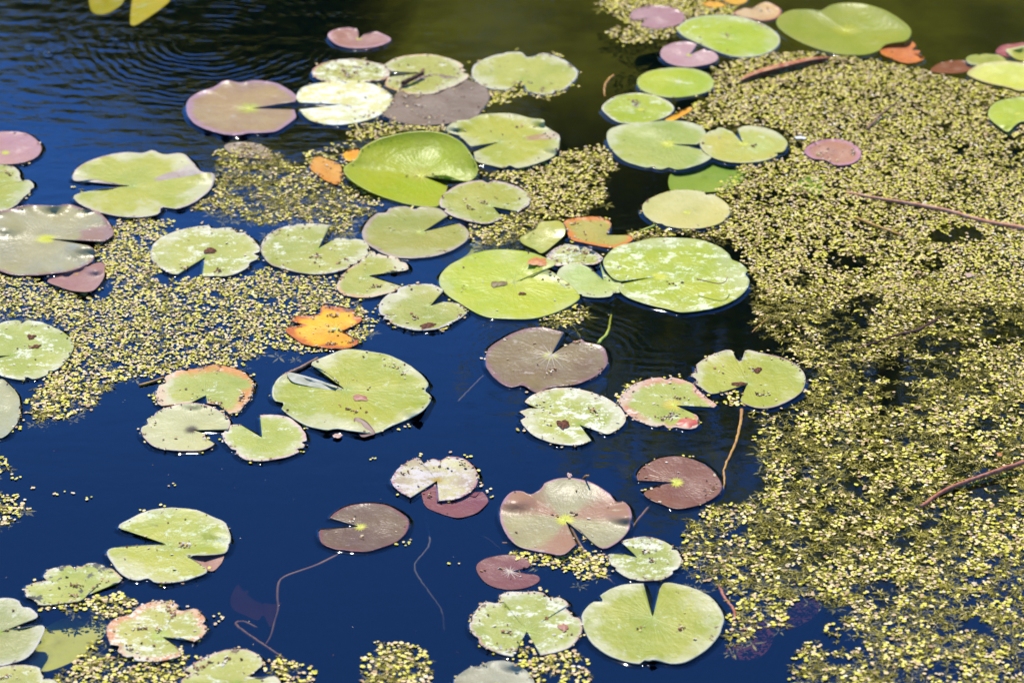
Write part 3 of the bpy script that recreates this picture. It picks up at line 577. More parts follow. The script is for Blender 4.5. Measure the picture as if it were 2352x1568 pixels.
# --- deep in the water
for lab, tip, o, z in (
    ('faint reddish leaf deep in the blue water beside the trailing stalk', (600,1385), [(535,1398),(530,1372),(545,1342),(568,1330),(590,1328),(600,1345),(622,1332),(650,1342),(655,1372),(634,1402),(622,1440),(605,1412),(592,1424),(562,1412)], -.06),
    ('dark purple sunken leaf to the right of the large clean green pad', (1740,1480), [(1682,1510),(1690,1470),(1720,1430),(1770,1420),(1780,1450),(1765,1490),(1730,1514)], -.03),
    ('dark purple sunken leaf under the edge of the duckweed', (1840,1420), [(1790,1440),(1810,1400),(1850,1375),(1880,1380),(1876,1410),(1830,1440)], -.03),
    ('reddish purple leaf peeping out under the large clean green pad', (1600,1505), [(1540,1522),(1580,1500),(1640,1480),(1680,1490),(1640,1510),(1590,1524)], -.012)):
    pad('sunkpl', lab, tip, o, True, z=z * 1.7 if z > -.05 else -.15, wave=1, group='half sunken leaves', name='sunken_leaf', cat='leaf')

# ------------------------------------------------------------------ build the leaves
m_stalk = simple_mat('stalk_brown', (.20,.10,.05), (.30,.16,.07), 120, .5)
m_roll = simple_mat('leaf_underside', (.27,.27,.16), (.44,.42,.30), 60, .6)
m_flap = simple_mat('leaf_underside_purple', (.17,.085,.06), (.24,.14,.09), 60, .5)
for i, P in enumerate(PADS):
    z = P['z'] if P['z'] is not None else 0.0016 + 0.0013 * P['L']
    lf = Leaf(P['tip'], P['outline'], P['closed'], z, P['wave'], P['wn'], P['cup'], P['lifts'], P['ragged'] * (1.8 if P['kind'] == 'pale' else 1), i + 1, P['th'], None, P['bend'], P['bites'])
    lf.P = P; LEAVES.append(lf)
    pr = dict(PRE[P['kind']]); pr.update(P['mat'])
    # every leaf a slightly different tint of its kind
    rg = random.Random(i * 31 + 5); k = rg.uniform(.92, 1.08); kr = rg.uniform(.94, 1.08)
    for key in ('col', 'col2'):
        c = pr[key]
        if c[1] > c[0]: c = (c[0] * 1.10, c[1] * .97, c[2] * .6)
        pr[key] = (c[0] * k * kr, c[1] * k, c[2] * k)
    mat = leaf_mat('leaf_%s_%02d' % (P['kind'], i), **pr)
    kids = P['veins'] or P['parts'] or P['stalk']
    if not kids:
        o = lf.blade(mat, None, P['name'])
        tag(o, P['label'], P['cat'], P['group'])
        continue
    root = empty(P['name'], lf.point(0, 0)); tag(root, P['label'], P['cat'], P['group'])
    lf.blade(mat, root)
    if P['veins']: lf.veins(m_vein[P['veins']], root, P['reach'], P['rays'], i)
    if P['stalk']:
        pts = cr_spline([(a, b) for a, b, c in P['stalk']], 36, False)
        zs = [c for a, b, c in P['stalk']]
        P3 = []
        for j, q in enumerate(pts):
            f = j / 35 * (len(zs) - 1); a = int(min(len(zs) - 2, f))
            P3.append(at(q.x, q.y, zs[a] + (zs[a + 1] - zs[a]) * (f - a)))
        v, f = tube(P3, [0.0024 - 0.0010 * j / 35 for j in range(36)])
        mesh_obj('stalk', v, f, m_stalk, root, P3[0])
    if 'roll58' in P['parts']:
        # the lip of the notch folded back over the front lobe
        fl = Leaf((715, 876), [(659,860),(664,855),(690,860),(725,870),(760,882),(788,893),(770,896),(735,891),(700,884),(672,876)], True, z + .0030, .5, 5, 0, [(690,868,40,1.2)], .006, 97, n=60)
        o = fl.blade(m_roll, root, 'rolled_edge'); o['label'] = 'white rolled lip along the notch'
    if 'flap58' in P['parts']:
        fl = Leaf((828, 972), [(812,962),(822,958),(840,966),(852,978),(862,994),(848,1000),(832,1003),(822,992),(816,975)], True, z + .0024, .8, 5, .8, (), .02, 99, n=40)
        o = fl.blade(m_flap, root, 'torn_flap'); o['label'] = 'purple flap folded over the front rim'

SURF = [l for l in LEAVES if l.z > -.0005 and l.P['kind'] != 'sunk' and l.z > .001]
def on_leaf(x, y):
    for l in SURF:
        if l.inside(x, y): return l
    return None

# ------------------------------------------------------------------ free stalks and twigs
def strand(name, label, cat, group, pts, r0, r1, mat, side=()):
    """pts are (x, y, z); side twigs hang on the strand as parts"""
    q = cr_spline([(p[0], p[1]) for p in pts], max(14, 7 * len(pts)), False)
    m = len(q); P3 = []
    for j, p in enumerate(q):
        f = j / (m - 1) * (len(pts) - 1); a = int(min(len(pts) - 2, f))
        jit = Vector((noise.noise(Vector((j * .7, r0 * 9e3, 1))), noise.noise(Vector((j * .7, r0 * 9e3, 7))), 0)) * r0 * .5
        P3.append(at(p.x, p.y, pts[a][2] + (pts[a + 1][2] - pts[a][2]) * (f - a)) + jit)
    v, f = tube(P3, [r0 + (r1 - r0) * j / (m - 1) * 1.0 + r0 * .15 * noise.noise(Vector((j * 1.3, r1 * 5e3, 3))) for j in range(m)])
    o = mesh_obj(name, v, f, mat, None, P3[0]); tag(o, label, cat, group)
    return o, P3
m_orange = simple_mat('stalk_orange', (.50,.26,.03), (.38,.16,.03), 150, .45)
m_yel = simple_mat('stalk_yellow', (.40,.42,.03), (.30,.34,.04), 150, .45)
m_red = simple_mat('twig_red', (.36,.10,.045), (.46,.20,.11), 220, .6, .0005, .08)
m_dark = simple_mat('twig_dark', (.05,.022,.012), (.11,.055,.032), 160, .6, .0005, .1)
m_pale = simple_mat('stalk_pale', (.11,.09,.08), (.16,.13,.11), 120, .6)
GS = 'loose stalks in the water'
strand('stalk', 'orange stalk dipping from the split yellow green pad to the water', 'stalk', GS, [(1704,941,.0),(1700,975,.001),(1690,1015,.002),(1676,1045,.002),(1663,1080,.001),(1664,1108,0),(1657,1134,-.004)], .0023, .0013, m_orange)
strand('stalk', 'yellow tipped stalk poking up behind the brown mauve pad', 'stalk', GS, [(1373,789,.002),(1383,778,.001),(1394,766,-.004),(1402,738,-.014),(1405,710,-.024)], .0024, .0014, m_yel)
strand('stalk', 'brown stalk curling beside the bronze pad', 'stalk', GS, [(1499,1154,-.008),(1473,1184,-.006),(1458,1203,-.005),(1448,1222,-.006)], .0020, .0014, m_stalk)
strand('stalk', 'reddish stalk running down past the large clean green pad', 'stalk', GS, [(1651,1344,-.002),(1664,1372,-.001),(1687,1404,0),(1684,1435,-.002),(1680,1468,-.006)], .0022, .0014, m_red)
strand('stalk', 'short brown stem lying behind the scorched pad', 'stalk', GS, [(320,885,.001),(345,878,.002),(376,867,.003)], .0020, .0016, m_orange)
strand('stalk', 'brown stem emerging from the notch of the largest green pad', 'stalk', GS, [(650,864,.001),(690,845,.002),(730,823,.003)], .0032, .0024, m_stalk)
strand('stalk', 'yellow green stalk end beside the tan olive pad', 'stalk', GS, [(1468,533,-.002),(1486,526,.001),(1503,518,.002)], .0026, .0020, m_yel)
strand('stalk', 'thin orange strand curving on open olive water', 'stalk', GS, [(1408,174,.002),(1394,188,.002),(1388,203,.001),(1390,224,-.002)], .0024, .0012, m_orange)
strand('stalk', 'pale brown stalk bent like a hook in deep blue water', 'stalk', GS, [(590,1442,-.05),(560,1428,-.045),(541,1432,-.04),(561,1450,-.038),(605,1480,-.036),(653,1512,-.034)], .0020, .0017, m_stalk)
strand('stalk', 'faint winding stalk going down from the plum coloured leaf', 'stalk', GS, [(977,1180,-.02),(987,1230,-.03),(982,1259,-.035),(953,1295,-.04),(958,1320,-.045),(991,1368,-.055),(1014,1402,-.065),(1021,1450,-.08)], .0018, .0014, m_pale)
strand('stalk', 'faint short stalk trailing right of the plum coloured leaf', 'stalk', GS, [(1062,1190,-.02),(1086,1222,-.04),(1120,1238,-.06),(1150,1262,-.075)], .0018, .0013, m_pale)
strand('stalk', 'stub of pale stalk left of the bronze pad', 'stalk', GS, [(1154,1247,-.004),(1180,1247,-.003)], .0018, .0016, m_orange)
strand('stalk', 'faint kinked stalk below the ivory and pink notched pads', 'stalk', GS, [(610,1103,-.05),(650,1118,-.045),(660,1128,-.05),(656,1155,-.07)], .0017, .0012, m_pale)
strand('twig', 'faint straight sunken twig in blue water left of the brown mauve pad', 'twig', None, [(1052,923,-.045),(1080,893,-.04),(1110,863,-.035)], .0018, .0014, m_pale)
strand('twig', 'long red twig reaching over the duckweed from the right frame edge', 'twig', None, [(2115,1163,.002),(2174,1124,.004),(2246,1096,.007),(2300,1078,.010),(2360,1058,.013),(2480,1020,.018)], .0026, .0036, m_red)
strand('branch', 'long reddish branch half buried in the duckweed mat', 'branch', None, [(1943,443,.001),(2028,458,.003),(2113,472,.003),(2181,486,.002),(2266,510,.002),(2360,527,.003),(2500,560,.002)], .0024, .0052, simple_mat('branch_orange', (.42,.14,.05), (.52,.27,.14), 130, .5, .0006))
strand('twig', 'thin orange stick lying on duckweed under the reddish branch', 'twig', None, [(1966,500,.003),(2010,518,.005),(2074,541,.004)], .0022, .0018, m_orange)
strand('twig', 'brown bent twig standing out of the upper duckweed', 'twig', None, [(1990,297,.003),(2010,278,.006),(2024,262,.009),(2060,236,.016)], .0024, .0016, m_stalk)
strand('branch', 'dark wet branch half sunken across the gaps in the duckweed', 'branch', None, [(1841,852,-.014),(1900,830,-.009),(1950,806,-.004),(2010,788,-.0005),(2062,770,.0005),(2105,760,.001),(2132,746,.001),(2160,731,-.001)], .0018, .0034, m_dark)
strand('twig', 'tiny twig standing upright behind the bronze pad', 'twig', None, [(1340,1099,.004),(1345,1093,.012),(1352,1092,.022)], .0016, .0010, m_orange)
strand('twig', 'thin straw over open water by the edge of the duckweed', 'twig', None, [(1727,763,.002),(1745,746,.004),(1768,727,.005)], .0009, .0007, m_orange)
strand('twig', 'dark wet twig resting on the pad with orange right rim', 'twig', None, [(926,191,.0085),(948,180,.010),(972,168,.0105)], .0042, .0032, m_dark)
strand('twig', 'curled brown thread on the very large marbled pad', 'twig', None, [(1600,641,.0235),(1625,646,.0245),(1648,651,.0245),(1664,648,.0245),(1672,636,.0245)], .0009, .0006, m_stalk)

# curled dead leaf in the upper duckweed
V, F = [], []
axis = [(1701,188),(1735,175),(1775,165),(1820,154),(1865,143),(1908,136)]
q = cr_spline(axis, 40, False)
for j, p in enumerate(q):
    t = j / 39
    r = 0.0085 * (math.sin(PI * min(1, t * 1.02)) ** .5 * .8 + .15) * (1 + .25 * noise.noise(Vector((j * .5, 4, 4))))
    c = at(p.x, p.y, 0.004)
    d = (at(p.x + 10, p.y - 3, .004) - c).normalized(); s_ = Vector((-d.y, d.x, 0))
    for k in range(15):
        a_ = math.radians(-150 + 270 * k / 14)
        rr = r * (1 + .12 * math.sin(k * 2.1 + j * .4))
        V.append(c + s_ * (rr * 1.35 * math.cos(a_)) + Vector((0, 0, rr * .8 * math.sin(a_) + .002)))
for j in range(39):
    for k in range(14):
        a_ = j * 15 + k; F.append((a_, a_ + 15, a_ + 16, a_ + 1))
o = mesh_obj('dead_leaf', V, F, simple_mat('dead_leaf_red', (.34,.075,.03), (.50,.24,.09), 70, .38, .001), None, V[0])
tag(o, 'long curled red brown dead leaf in the upper duckweed', 'leaf')

def scrap(label, x, y, w, h, ang, z, mat, name='seed_husk', cat='husk'):
    """a small cupped, pointed husk"""
    V, F = [], []
    l = on_leaf(x, y)
    c = at(x, y, z if l is None else l.top(x, y) + .0006); n = 22
    sc = (at(x + 1, y, z) - c).length; sc = (at(x + 1, y, c.z) - c).length
    for i in range(n):
        a_ = 2 * PI * i / n
        for r in (1.0, .62, .3):
            q = 1 + .5 * noise.noise(Vector((math.cos(a_) * 1.6 + x, math.sin(a_) * 1.6 + y, .5))) + .35 * noise.noise(Vector((i * 1.9, x, y)))
            px_ = r * w * math.cos(a_) * q; py_ = r * h * 1.5 * math.sin(a_) * (1 - .35 * math.cos(a_)) * q
            X = px_ * math.cos(ang) - py_ * math.sin(ang); Y_ = px_ * math.sin(ang) + py_ * math.cos(ang)
            V.append(c + Vector((X * sc, Y_ * sc, sc * h * (.35 * (1 - r) + .3 * max(0, noise.noise(Vector((X * .3, Y_ * .3, x))))))))
    V.append(c + Vector((0, 0, sc * h * .3)))
    for i in range(n):
        j = (i + 1) % n
        F.append((3 * i, 3 * j, 3 * j + 1, 3 * i + 1)); F.append((3 * i + 1, 3 * j + 1, 3 * j + 2, 3 * i + 2)); F.append((3 * i + 2, 3 * j + 2, 3 * n))
    tag(mesh_obj(name, V, F, mat, None, c), label, cat)
m_husk = simple_mat('husk_brown', (.36,.20,.12), (.48,.32,.22), 200, .5)
m_huskred = simple_mat('husk_red', (.30,.09,.06), (.36,.16,.09), 200, .5)
m_huskor = simple_mat('husk_orange', (.5,.2,.03), (.42,.12,.03), 200, .5)
m_darkhusk = simple_mat('husk_dark', (.045,.016,.008), (.16,.055,.022), 260, .6, .001, .08)
m_scum = simple_mat('husk_olive', (.13,.085,.02), (.20,.14,.04), 200, .5)
scrap('pinkish husk floating at the front of the largest green pad', 776, 1000, 11, 6, .5, .003, m_husk)
scrap('brown leaf scrap lying on the largest green pad', 828, 913, 17, 9, -.4, .0125, m_huskred, 'leaf_scrap', 'leaf scrap')
scrap('orange brown leaf scrap lying on the lobed lime green pad', 1240, 602, 24, 12, -.3, .0215, m_huskor, 'leaf_scrap', 'leaf scrap')
scrap('dark red husk on the small pale pad below the split green pad', 984, 747, 20, 8, .4, .0125, m_darkhusk)
scrap('reddish husk on the split yellow green pad', 1740, 849, 13, 7, 1.2, .0105, m_darkhusk)
scrap('dark scrap in the notch of the split yellow green pad', 1700, 882, 18, 6, .1, .0105, m_darkhusk, 'leaf_scrap', 'leaf scrap')
scrap('red leaf scrap in the front notch of the ragged orange centred pad', 1578, 970, 24, 14, .3, .006, simple_mat('scrap_red', (.5,.07,.05), (.46,.16,.08), 120, .4), 'leaf_scrap', 'leaf scrap')
scrap('dark rotten scrap at the notch of the pale triangular notched pad', 484, 577, 16, 8, -.3, .008, m_darkhusk, 'leaf_scrap', 'leaf scrap')
scrap('brown crumb cluster on the pad with a round bruise', 84, 795, 12, 6, .5, .007, m_darkhusk, 'leaf_scrap', 'leaf scrap')
scrap('dark oval bruise like husk on the pad cut by the left frame edge', 73, 773, 10, 7, .2, .0072, m_darkhusk)
scrap('brown scrap above the centre of the silted pad with bitten edge', 1295, 975, 14, 13, .2, .009, m_darkhusk, 'leaf_scrap', 'leaf scrap')
scrap('rust coloured scrap on the moth eaten pale pad', 1296, 1440, 12, 10, .2, .0068, m_huskred, 'leaf_scrap', 'leaf scrap')
scrap('dark crescent of scum at the centre of the lobed lime green pad', 1147, 652, 20, 9, .4, .0135, m_scum, 'leaf_scrap', 'leaf scrap')
scrap('red husk between the wedged and the lobed lime green pads', 1200, 674, 9, 5, .2, .0145, m_darkhusk)
scrap('pale leaf flake floating in the duckweed mat near the frame edge', 2228, 632, 11, 6, .1, .004, m_husk, 'leaf_scrap', 'leaf scrap')
scrap('upright pinkish husk behind the bronze pad', 1309, 1091, 5, 8, 0, .010, m_husk)
scrap('orange flake in the lower duckweed', 2296, 1043, 9, 5, .3, .004, m_huskor, 'leaf_scrap', 'leaf scrap')
scrap('white feather like flake in the upper duckweed', 1840, 316, 15, 5, -.1, .004, simple_mat('flake_white', (.7,.68,.6), (.6,.58,.5), 200, .5), 'leaf_scrap', 'leaf scrap')

# ------------------------------------------------------------------ duckweed and water weed
def inpoly(p, x, y):
    c = False; j = len(p) - 1
    for i in range(len(p)):
        a, b = p[i], p[j]
        if (a[1] > y) != (b[1] > y) and x < (b[0] - a[0]) * (y - a[1]) / (b[1] - a[1]) + a[0]: c = not c
        j = i
    return c
class Reg:
    def __init__(s, duck, weed, pts, holes=.5):
        s.d, s.w, s.p, s.holes = duck, weed, pts, holes
        s.bb = (min(a for a, b in pts), max(a for a, b in pts), min(b for a, b in pts), max(b for a, b in pts))
    def has(s, x, y):
        b = s.bb
        return b[0] <= x <= b[1] and b[2] <= y <= b[3] and inpoly(s.p, x, y)
REG = [
 Reg(1.0,.35,[(1590,300),(1600,250),(1640,215),(1690,190),(1790,125),(1880,128),(2000,138),(2060,145),(2130,168),(2230,188),(2400,200),(2700,210),(2750,700),(1760,690),(1732,640),(1700,580),(1640,530),(1700,520),(1690,450),(1720,420),(1690,380),(1810,370),(1820,330),(1790,290),(1660,285)],.56),
 Reg(.9,.3,[(1640,160),(1690,135),(1760,128),(1830,120),(1900,126),(1800,160),(1700,195),(1640,215)],.4),
 Reg(.5,1.0,[(1730,630),(2800,640),(3000,1800),(1830,1720),(1815,1545),(1835,1500),(1900,1440),(1960,1400),(1900,1375),(1850,1365),(1780,1410),(1700,1440),(1672,1370),(1640,1340),(1570,1325),(1565,1250),(1575,1190),(1620,1168),(1700,1160),(1765,1130),(1750,1080),(1742,1000),(1720,945),(1820,935),(1858,900),(1880,850),(1800,790),(1745,740)],.9),
 Reg(.55,.5,[(1660,1420),(1700,1425),(1790,1400),(1800,1440),(1760,1440),(1690,1480),(1665,1490)],.7),
 Reg(.95,.1,[(1370,-20),(1690,-20),(1690,40),(1560,60),(1470,70),(1400,35)],.4),
 Reg(.9,.1,[(1390,75),(1430,60),(1500,68),(1560,60),(1530,88),(1480,102),(1420,104)],.4),
 Reg(.85,.45,[(265,510),(300,498),(350,505),(400,510),(380,535),(345,560),(342,590),(390,630),(450,640),(540,640),(610,615),(660,635),(760,640),(790,690),(860,735),(840,770),(800,800),(700,808),(600,800),(560,835),(470,842),(400,848),(350,868),(300,870),(250,880),(200,905),(120,940),(70,950),(90,890),(130,850),(168,800),(150,750),(80,730),(0,735),(-80,740),(-80,630),(0,632),(100,640),(150,668),(215,668),(245,640),(215,600),(225,560)],.5),
 Reg(.25,.8,[(60,900),(150,870),(260,890),(220,930),(160,960),(80,965)],.3),
 Reg(.33,1.0,[(505,345),(640,345),(700,400),(720,420),(790,430),(870,470),(830,510),(800,540),(700,510),(600,520),(540,500),(430,485),(440,470),(490,430),(500,390)],.7),
 Reg(.7,.3,[(700,345),(800,335),(820,345),(790,385),(780,430),(720,425),(700,390)],.7),
 Reg(.85,.5,[(1100,400),(1180,390),(1240,380),(1290,355),(1380,335),(1410,350),(1420,385),(1390,400),(1385,460),(1330,495),(1270,500),(1200,480),(1215,440),(1150,410)],.45),
 Reg(.5,.8,[(1080,515),(1190,490),(1260,500),(1240,520),(1200,550),(1140,560),(1070,545)],.5),
 Reg(.35,.7,[(1440,530),(1500,525),(1640,525),(1700,540),(1680,560),(1560,545),(1460,555)],.6),
 Reg(.6,.6,[(1640,440),(1700,400),(1720,440),(1690,520),(1640,530),(1670,490)],.5),
 Reg(.8,.3,[(820,288),(900,278),(940,288),(1000,292),(1080,285),(1030,305),(930,305),(840,325),(800,310)],.4),
 Reg(.8,.1,[(1125,205),(1165,206),(1205,195),(1250,218),(1310,205),(1270,225),(1180,228),(1120,240),(1090,270),(1100,230)],.3),
 Reg(.6,.1,[(1170,200),(1200,188),(1210,210),(1175,212)],.2),
 Reg(.7,.6,[(190,1375),(270,1365),(320,1385),(300,1412),(250,1418),(190,1400),(90,1400),(95,1388),(160,1385)],.5),
 Reg(.5,.6,[(160,1530),(200,1490),(245,1470),(290,1510),(370,1520),(430,1500),(410,1540),(430,1600),(150,1640),(140,1560)],.6),
 Reg(.7,.4,[(600,1520),(650,1510),(710,1540),(720,1600),(640,1620),(645,1566),(600,1540)],.5),
 Reg(.5,.8,[(825,1560),(840,1510),(880,1478),(940,1485),(985,1500),(985,1560),(960,1620),(840,1620)],.35),
 Reg(.7,.6,[(1180,1268),(1260,1272),(1330,1262),(1390,1275),(1395,1295),(1370,1330),(1340,1335),(1300,1310),(1230,1300),(1190,1280)],.5),
 Reg(.9,.3,[(1345,1225),(1400,1215),(1425,1225),(1410,1250),(1360,1250),(1330,1245)],.3),
 Reg(.55,.5,[(1175,1495),(1210,1470),(1235,1500),(1290,1495),(1340,1500),(1360,1550),(1340,1620),(1230,1620),(1220,1550),(1190,1520)],.5),
 Reg(.5,.5,[(-60,1050),(20,1055),(35,1085),(-60,1105)],.3),
 Reg(.5,.6,[(-60,1130),(40,1140),(68,1170),(20,1205),(-60,1200)],.3),
 Reg(.35,.9,[(1245,730),(1300,708),(1350,700),(1352,725),(1320,750),(1270,752)],.2),
 Reg(.5,.6,[(1420,900),(1470,885),(1450,915),(1425,925)],.2),
 Reg(.8,.2,[(170,440),(210,438),(250,432),(225,440),(180,452)],.1),
 Reg(.5,.3,[(1640,905),(1695,890),(1705,925),(1660,930)],.3),
 Reg(.85,.2,[(1540,270),(1600,240),(1640,225),(1600,260),(1600,285)],.3),
 Reg(.8,.3,[(1780,395),(1850,390),(1900,400),(1900,440),(1800,445),(1700,430)],.5),
]
HOLES = [(1940,755,48,34),(2310,765,62,20),(2150,795,60,22),(2070,848,105,20),(2070,905,38,26),(1955,600,42,14),(2200,540,60,18),(2065,1243,26,18),
         (2015,1355,52,14),(2025,1385,22,14),(2220,1430,40,14),(2150,1535,50,20),(2240,1085,62,12),(2275,1125,40,18),(2180,293,16,7),(2340,343,18,10),
         (1990,690,40,14),(2130,610,30,12),(1840,640,25,12),(2080,1010,26,12),(1930,1470,40,25),(1850,1250,30,10),(2260,980,40,12),(1960,1110,34,12),(230,660,32,20),(600,690,30,9),(390,640,34,10)]
def density(X, Y_, x, y, weed=False):
    jx = 16 * noise.noise(Vector((X * 22, Y_ * 22, 0.3))) + random.gauss(0, 5)
    jy = 10 * noise.noise(Vector((X * 22, Y_ * 22, 9.3))) + random.gauss(0, 3)
    x += jx; y += jy
    best, hl = 0, 0
    for r in REG:
        if r.has(x, y):
            v = r.w if weed else r.d
            if v > best: best, hl = v, r.holes
    if not best: return 0
    if weed: hl *= .6
    for (hx, hy, rx, ry) in HOLES:
        if ((x - hx) / rx) ** 2 + ((y - hy) / ry) ** 2 < 1.35: best *= .18 if weed else .06
    n = .6 * noise.noise(Vector((X * 14, Y_ * 14, 3 + 4 * weed))) + .5 * noise.noise(Vector((X * 38, Y_ * 38, 5 + 4 * weed)))
    g = max(0.0, min(1.0, (n + .42 - .35 * (hl if not weed else .2)) / .35))
    return best * (1 - hl + hl * g)
class Cells:
    def __init__(s, size): s.s, s.d = size, {}
    def free(s, X, Y_, r):
        i, j = int(X // s.s), int(Y_ // s.s)
        for a in (-1, 0, 1):
            for b in (-1, 0, 1):
                for (px_, py_, pr) in s.d.get((i + a, j + b), ()):
                    if (px_ - X) ** 2 + (py_ - Y_) ** 2 < (r + pr) ** 2 * .52: return False
        return True
    def add(s, X, Y_, r): s.d.setdefault((int(X // s.s), int(Y_ // s.s)), []).append((X, Y_, r))
def frond(V, F, X, Y_, Z, r, ang, tilt=.07, el=.84, n=8):
    tx, ty = random.gauss(0, tilt), random.gauss(0, tilt)
    b = len(V); ca, sa = math.cos(ang), math.sin(ang)
    for k in range(n):
        a = 2 * PI * k / n
        u, v = r * math.cos(a), r * el * math.sin(a) * (1 - .12 * math.cos(a))
        dx, dy = u * ca - v * sa, u * sa + v * ca
        V.append((X + dx, Y_ + dy, Z + dx * tx + dy * ty))
    F.append(tuple(range(b, b + n)))
V, F = [], []
cells = Cells(.009)
XL, XH, YL, YH = -1.15, 1.3, 2.9, 5.45
nd = 0
for it in range(380000):
    X, Y_ = random.uniform(XL, XH), random.uniform(YL, YH)
    x, y = to_px(X, Y_)
    if x < -70 or y < -30 or y > 1640 or x > 2600: continue
    d = density(X, Y_, x, y)
    if d <= 0 or random.random() > d * 1.05: continue
    r = random.choice((.0017, .0020, .0023, .0026)) * random.uniform(.9, 1.1)
    if y > 850: r *= 1.2
    if not cells.free(X, Y_, r): continue
    if on_leaf(x, y): continue
    cells.add(X, Y_, r)
    a = random.uniform(0, 6.28)
    frond(V, F, X, Y_, .0012 + random.uniform(0, .0005), r, a); nd += 1
    for q in range(random.choice((0, 1, 1, 2))):      # daughter fronds budding from the same plant
        a2 = a + random.choice((-1, 1)) * random.uniform(.7, 1.9)
        r2 = r * random.uniform(.55, .95)
        X2, Y2 = X + math.cos(a2) * (r + r2) * .86, Y_ + math.sin(a2) * (r + r2) * .86
        if cells.free(X2, Y2, r2 * .55):
            x2, y2 = to_px(X2, Y2)
            if on_leaf(x2, y2): continue
            cells.add(X2, Y2, r2 * .8); frond(V, F, X2, Y2, .0011 + random.uniform(0, .0006), r2, a2); nd += 1
# fronds washed against the rims of the pads
for l in SURF:
    for q in range(l.P['rim']):
        k = random.randrange(l.n)
        p = l.o[k]; dvec = p - l.tip
        if dvec.y < 0 and random.random() < .7: continue
        g = 1 + random.uniform(.015, .07) * 90 / max(30, dvec.length)
        for e in range(random.choice((1, 2, 3))):
            c = l.tip + dvec * g + Vector((random.gauss(0, 6), random.gauss(0, 2.5)))
            if on_leaf(c.x, c.y): continue
            w = at(c.x, c.y, 0); r = random.uniform(.0017, .0027)
            if cells.free(w.x, w.y, r * .8):
                cells.add(w.x, w.y, r); frond(V, F, w.x, w.y, .0012 + random.uniform(0, .001), r, random.uniform(0, 6.28))
# a few strays
for (x, y) in ((398,1113),(75,1120),(120,1137),(160,1133),(204,1145),(851,1052),(1040,1298),(1132,1131),(1135,1140),(940,1246),(925,1249),(900,1252),(1395,1290),(20,1098),(36,1100),(1180,1275),(870,1480),(1290,1395),(700,980),(935,980),(915,985),(500,1415),(510,1420),(2060,1530)):
    for e in range(3):
        w = at(x + random.gauss(0, 6), y + random.gauss(0, 3)); frond(V, F, w.x, w.y, .0015, random.uniform(.0014, .0024), random.uniform(0, 6.28))
m_duck = island_mat('duckweed', [(0,(.38,.34,.015)),(.18,(.57,.50,.035)),(.42,(.70,.59,.08)),(.52,(.72,.57,.18)),(.72,(.66,.47,.21)),(.88,(.36,.21,.08)),(1,(.76,.66,.40))], .45, .15)
o = mesh_obj('duckweed', V, F, m_duck, smooth=False)
tag(o, 'yellow green duckweed fronds floating in mats between the pads', 'duckweed', kind='stuff')

# water weed: small starry sprigs of narrow leaves, at and just under the surface
def sprig(V, F, X, Y_, Z, size, n):
    a0 = random.uniform(0, 6.28)
    for k in range(n):
        a = a0 + 2 * PI * k / n + random.uniform(-.4, .4)
        L = size * random.uniform(.6, 1.15); w = L * random.uniform(.09, .15)
        el = random.uniform(-.35, .35)
        dx, dy, dz = math.cos(a), math.sin(a), math.sin(el)
        bend = random.uniform(-.3, .3) * L
        mx, my = X + dx * L * .5 - dy * bend * .4, Y_ + dy * L * .5 + dx * bend * .4
        ex, ey = X + dx * L - dy * bend, Y_ + dy * L + dx * bend
        b = len(V)
        V += [(X, Y_, Z), (mx - dy * w, my + dx * w, Z + dz * L * .35 + .0003), (ex, ey, Z + dz * L * .4), (mx + dy * w, my - dx * w, Z + dz * L * .35 + .0003)]
        F.append((b, b + 1, b + 2, b + 3))
V, F = [], []
Vd, Fd = [], []
for it in range(130000):
    X, Y_ = random.uniform(XL, XH), random.uniform(YL, YH)
    x, y = to_px(X, Y_)
    if x < -70 or y < -30 or y > 1640 or x > 2600: continue
    d = density(X, Y_, x, y, True)
    if d <= 0 or random.random() > d: continue
    if on_leaf(x, y): continue
    if random.random() < .82:
        sprig(V, F, X, Y_, random.uniform(-.0004, .0016), random.uniform(.005, .011), random.choice((4, 5, 6)))
    else:
        sprig(Vd, Fd, X, Y_, random.uniform(-.022, -.004), random.uniform(.010, .019), random.choice((5, 6, 7)))
tag(mesh_obj('water_weed', V, F, island_mat('water_weed', [(0,(.07,.055,.005)),(.4,(.22,.18,.012)),(.78,(.44,.36,.03)),(1,(.64,.50,.16))], .45, .15, .2), smooth=False),
    'starry olive water weed at the surface among the duckweed', 'water weed', kind='stuff')
tag(mesh_obj('sunken_weed', Vd, Fd, island_mat('sunken_weed', [(0,(.12,.11,.014)),(.5,(.26,.23,.03)),(1,(.40,.36,.05))], .6, .2, .2), smooth=False),
    'brown green weed hanging under the duckweed mats', 'water weed', kind='stuff')

# crumbs lying on the pads
V, F = [], []
for li, l in enumerate(LEAVES):
    rg = random.Random(li * 7 + 1)
    foci = [(rg.randrange(l.n), rg.uniform(.1, .95)) for _ in range(max(2, l.P['deb'] // 7))]
    for q in range(int(l.P['deb'] * 3.4)):
        if rg.random() < .65:
            k, r = rg.choice(foci); k = int(k + rg.gauss(0, l.n * .022)); r = r + rg.gauss(0, .04)
            k = k % l.n if l.closed else max(0, min(l.n - 1, k))
        else: k, r = rg.randrange(l.n), rg.uniform(.05, 1) ** .6
        r = max(.03, min(.97, r))
        w = l.point(k, r)
        frond(V, F, w.x, w.y, w.z + .0011, rg.uniform(.0009, .0027), rg.uniform(0, 6.28), .25, rg.uniform(.35, .9), rg.choice((5, 6, 8)))
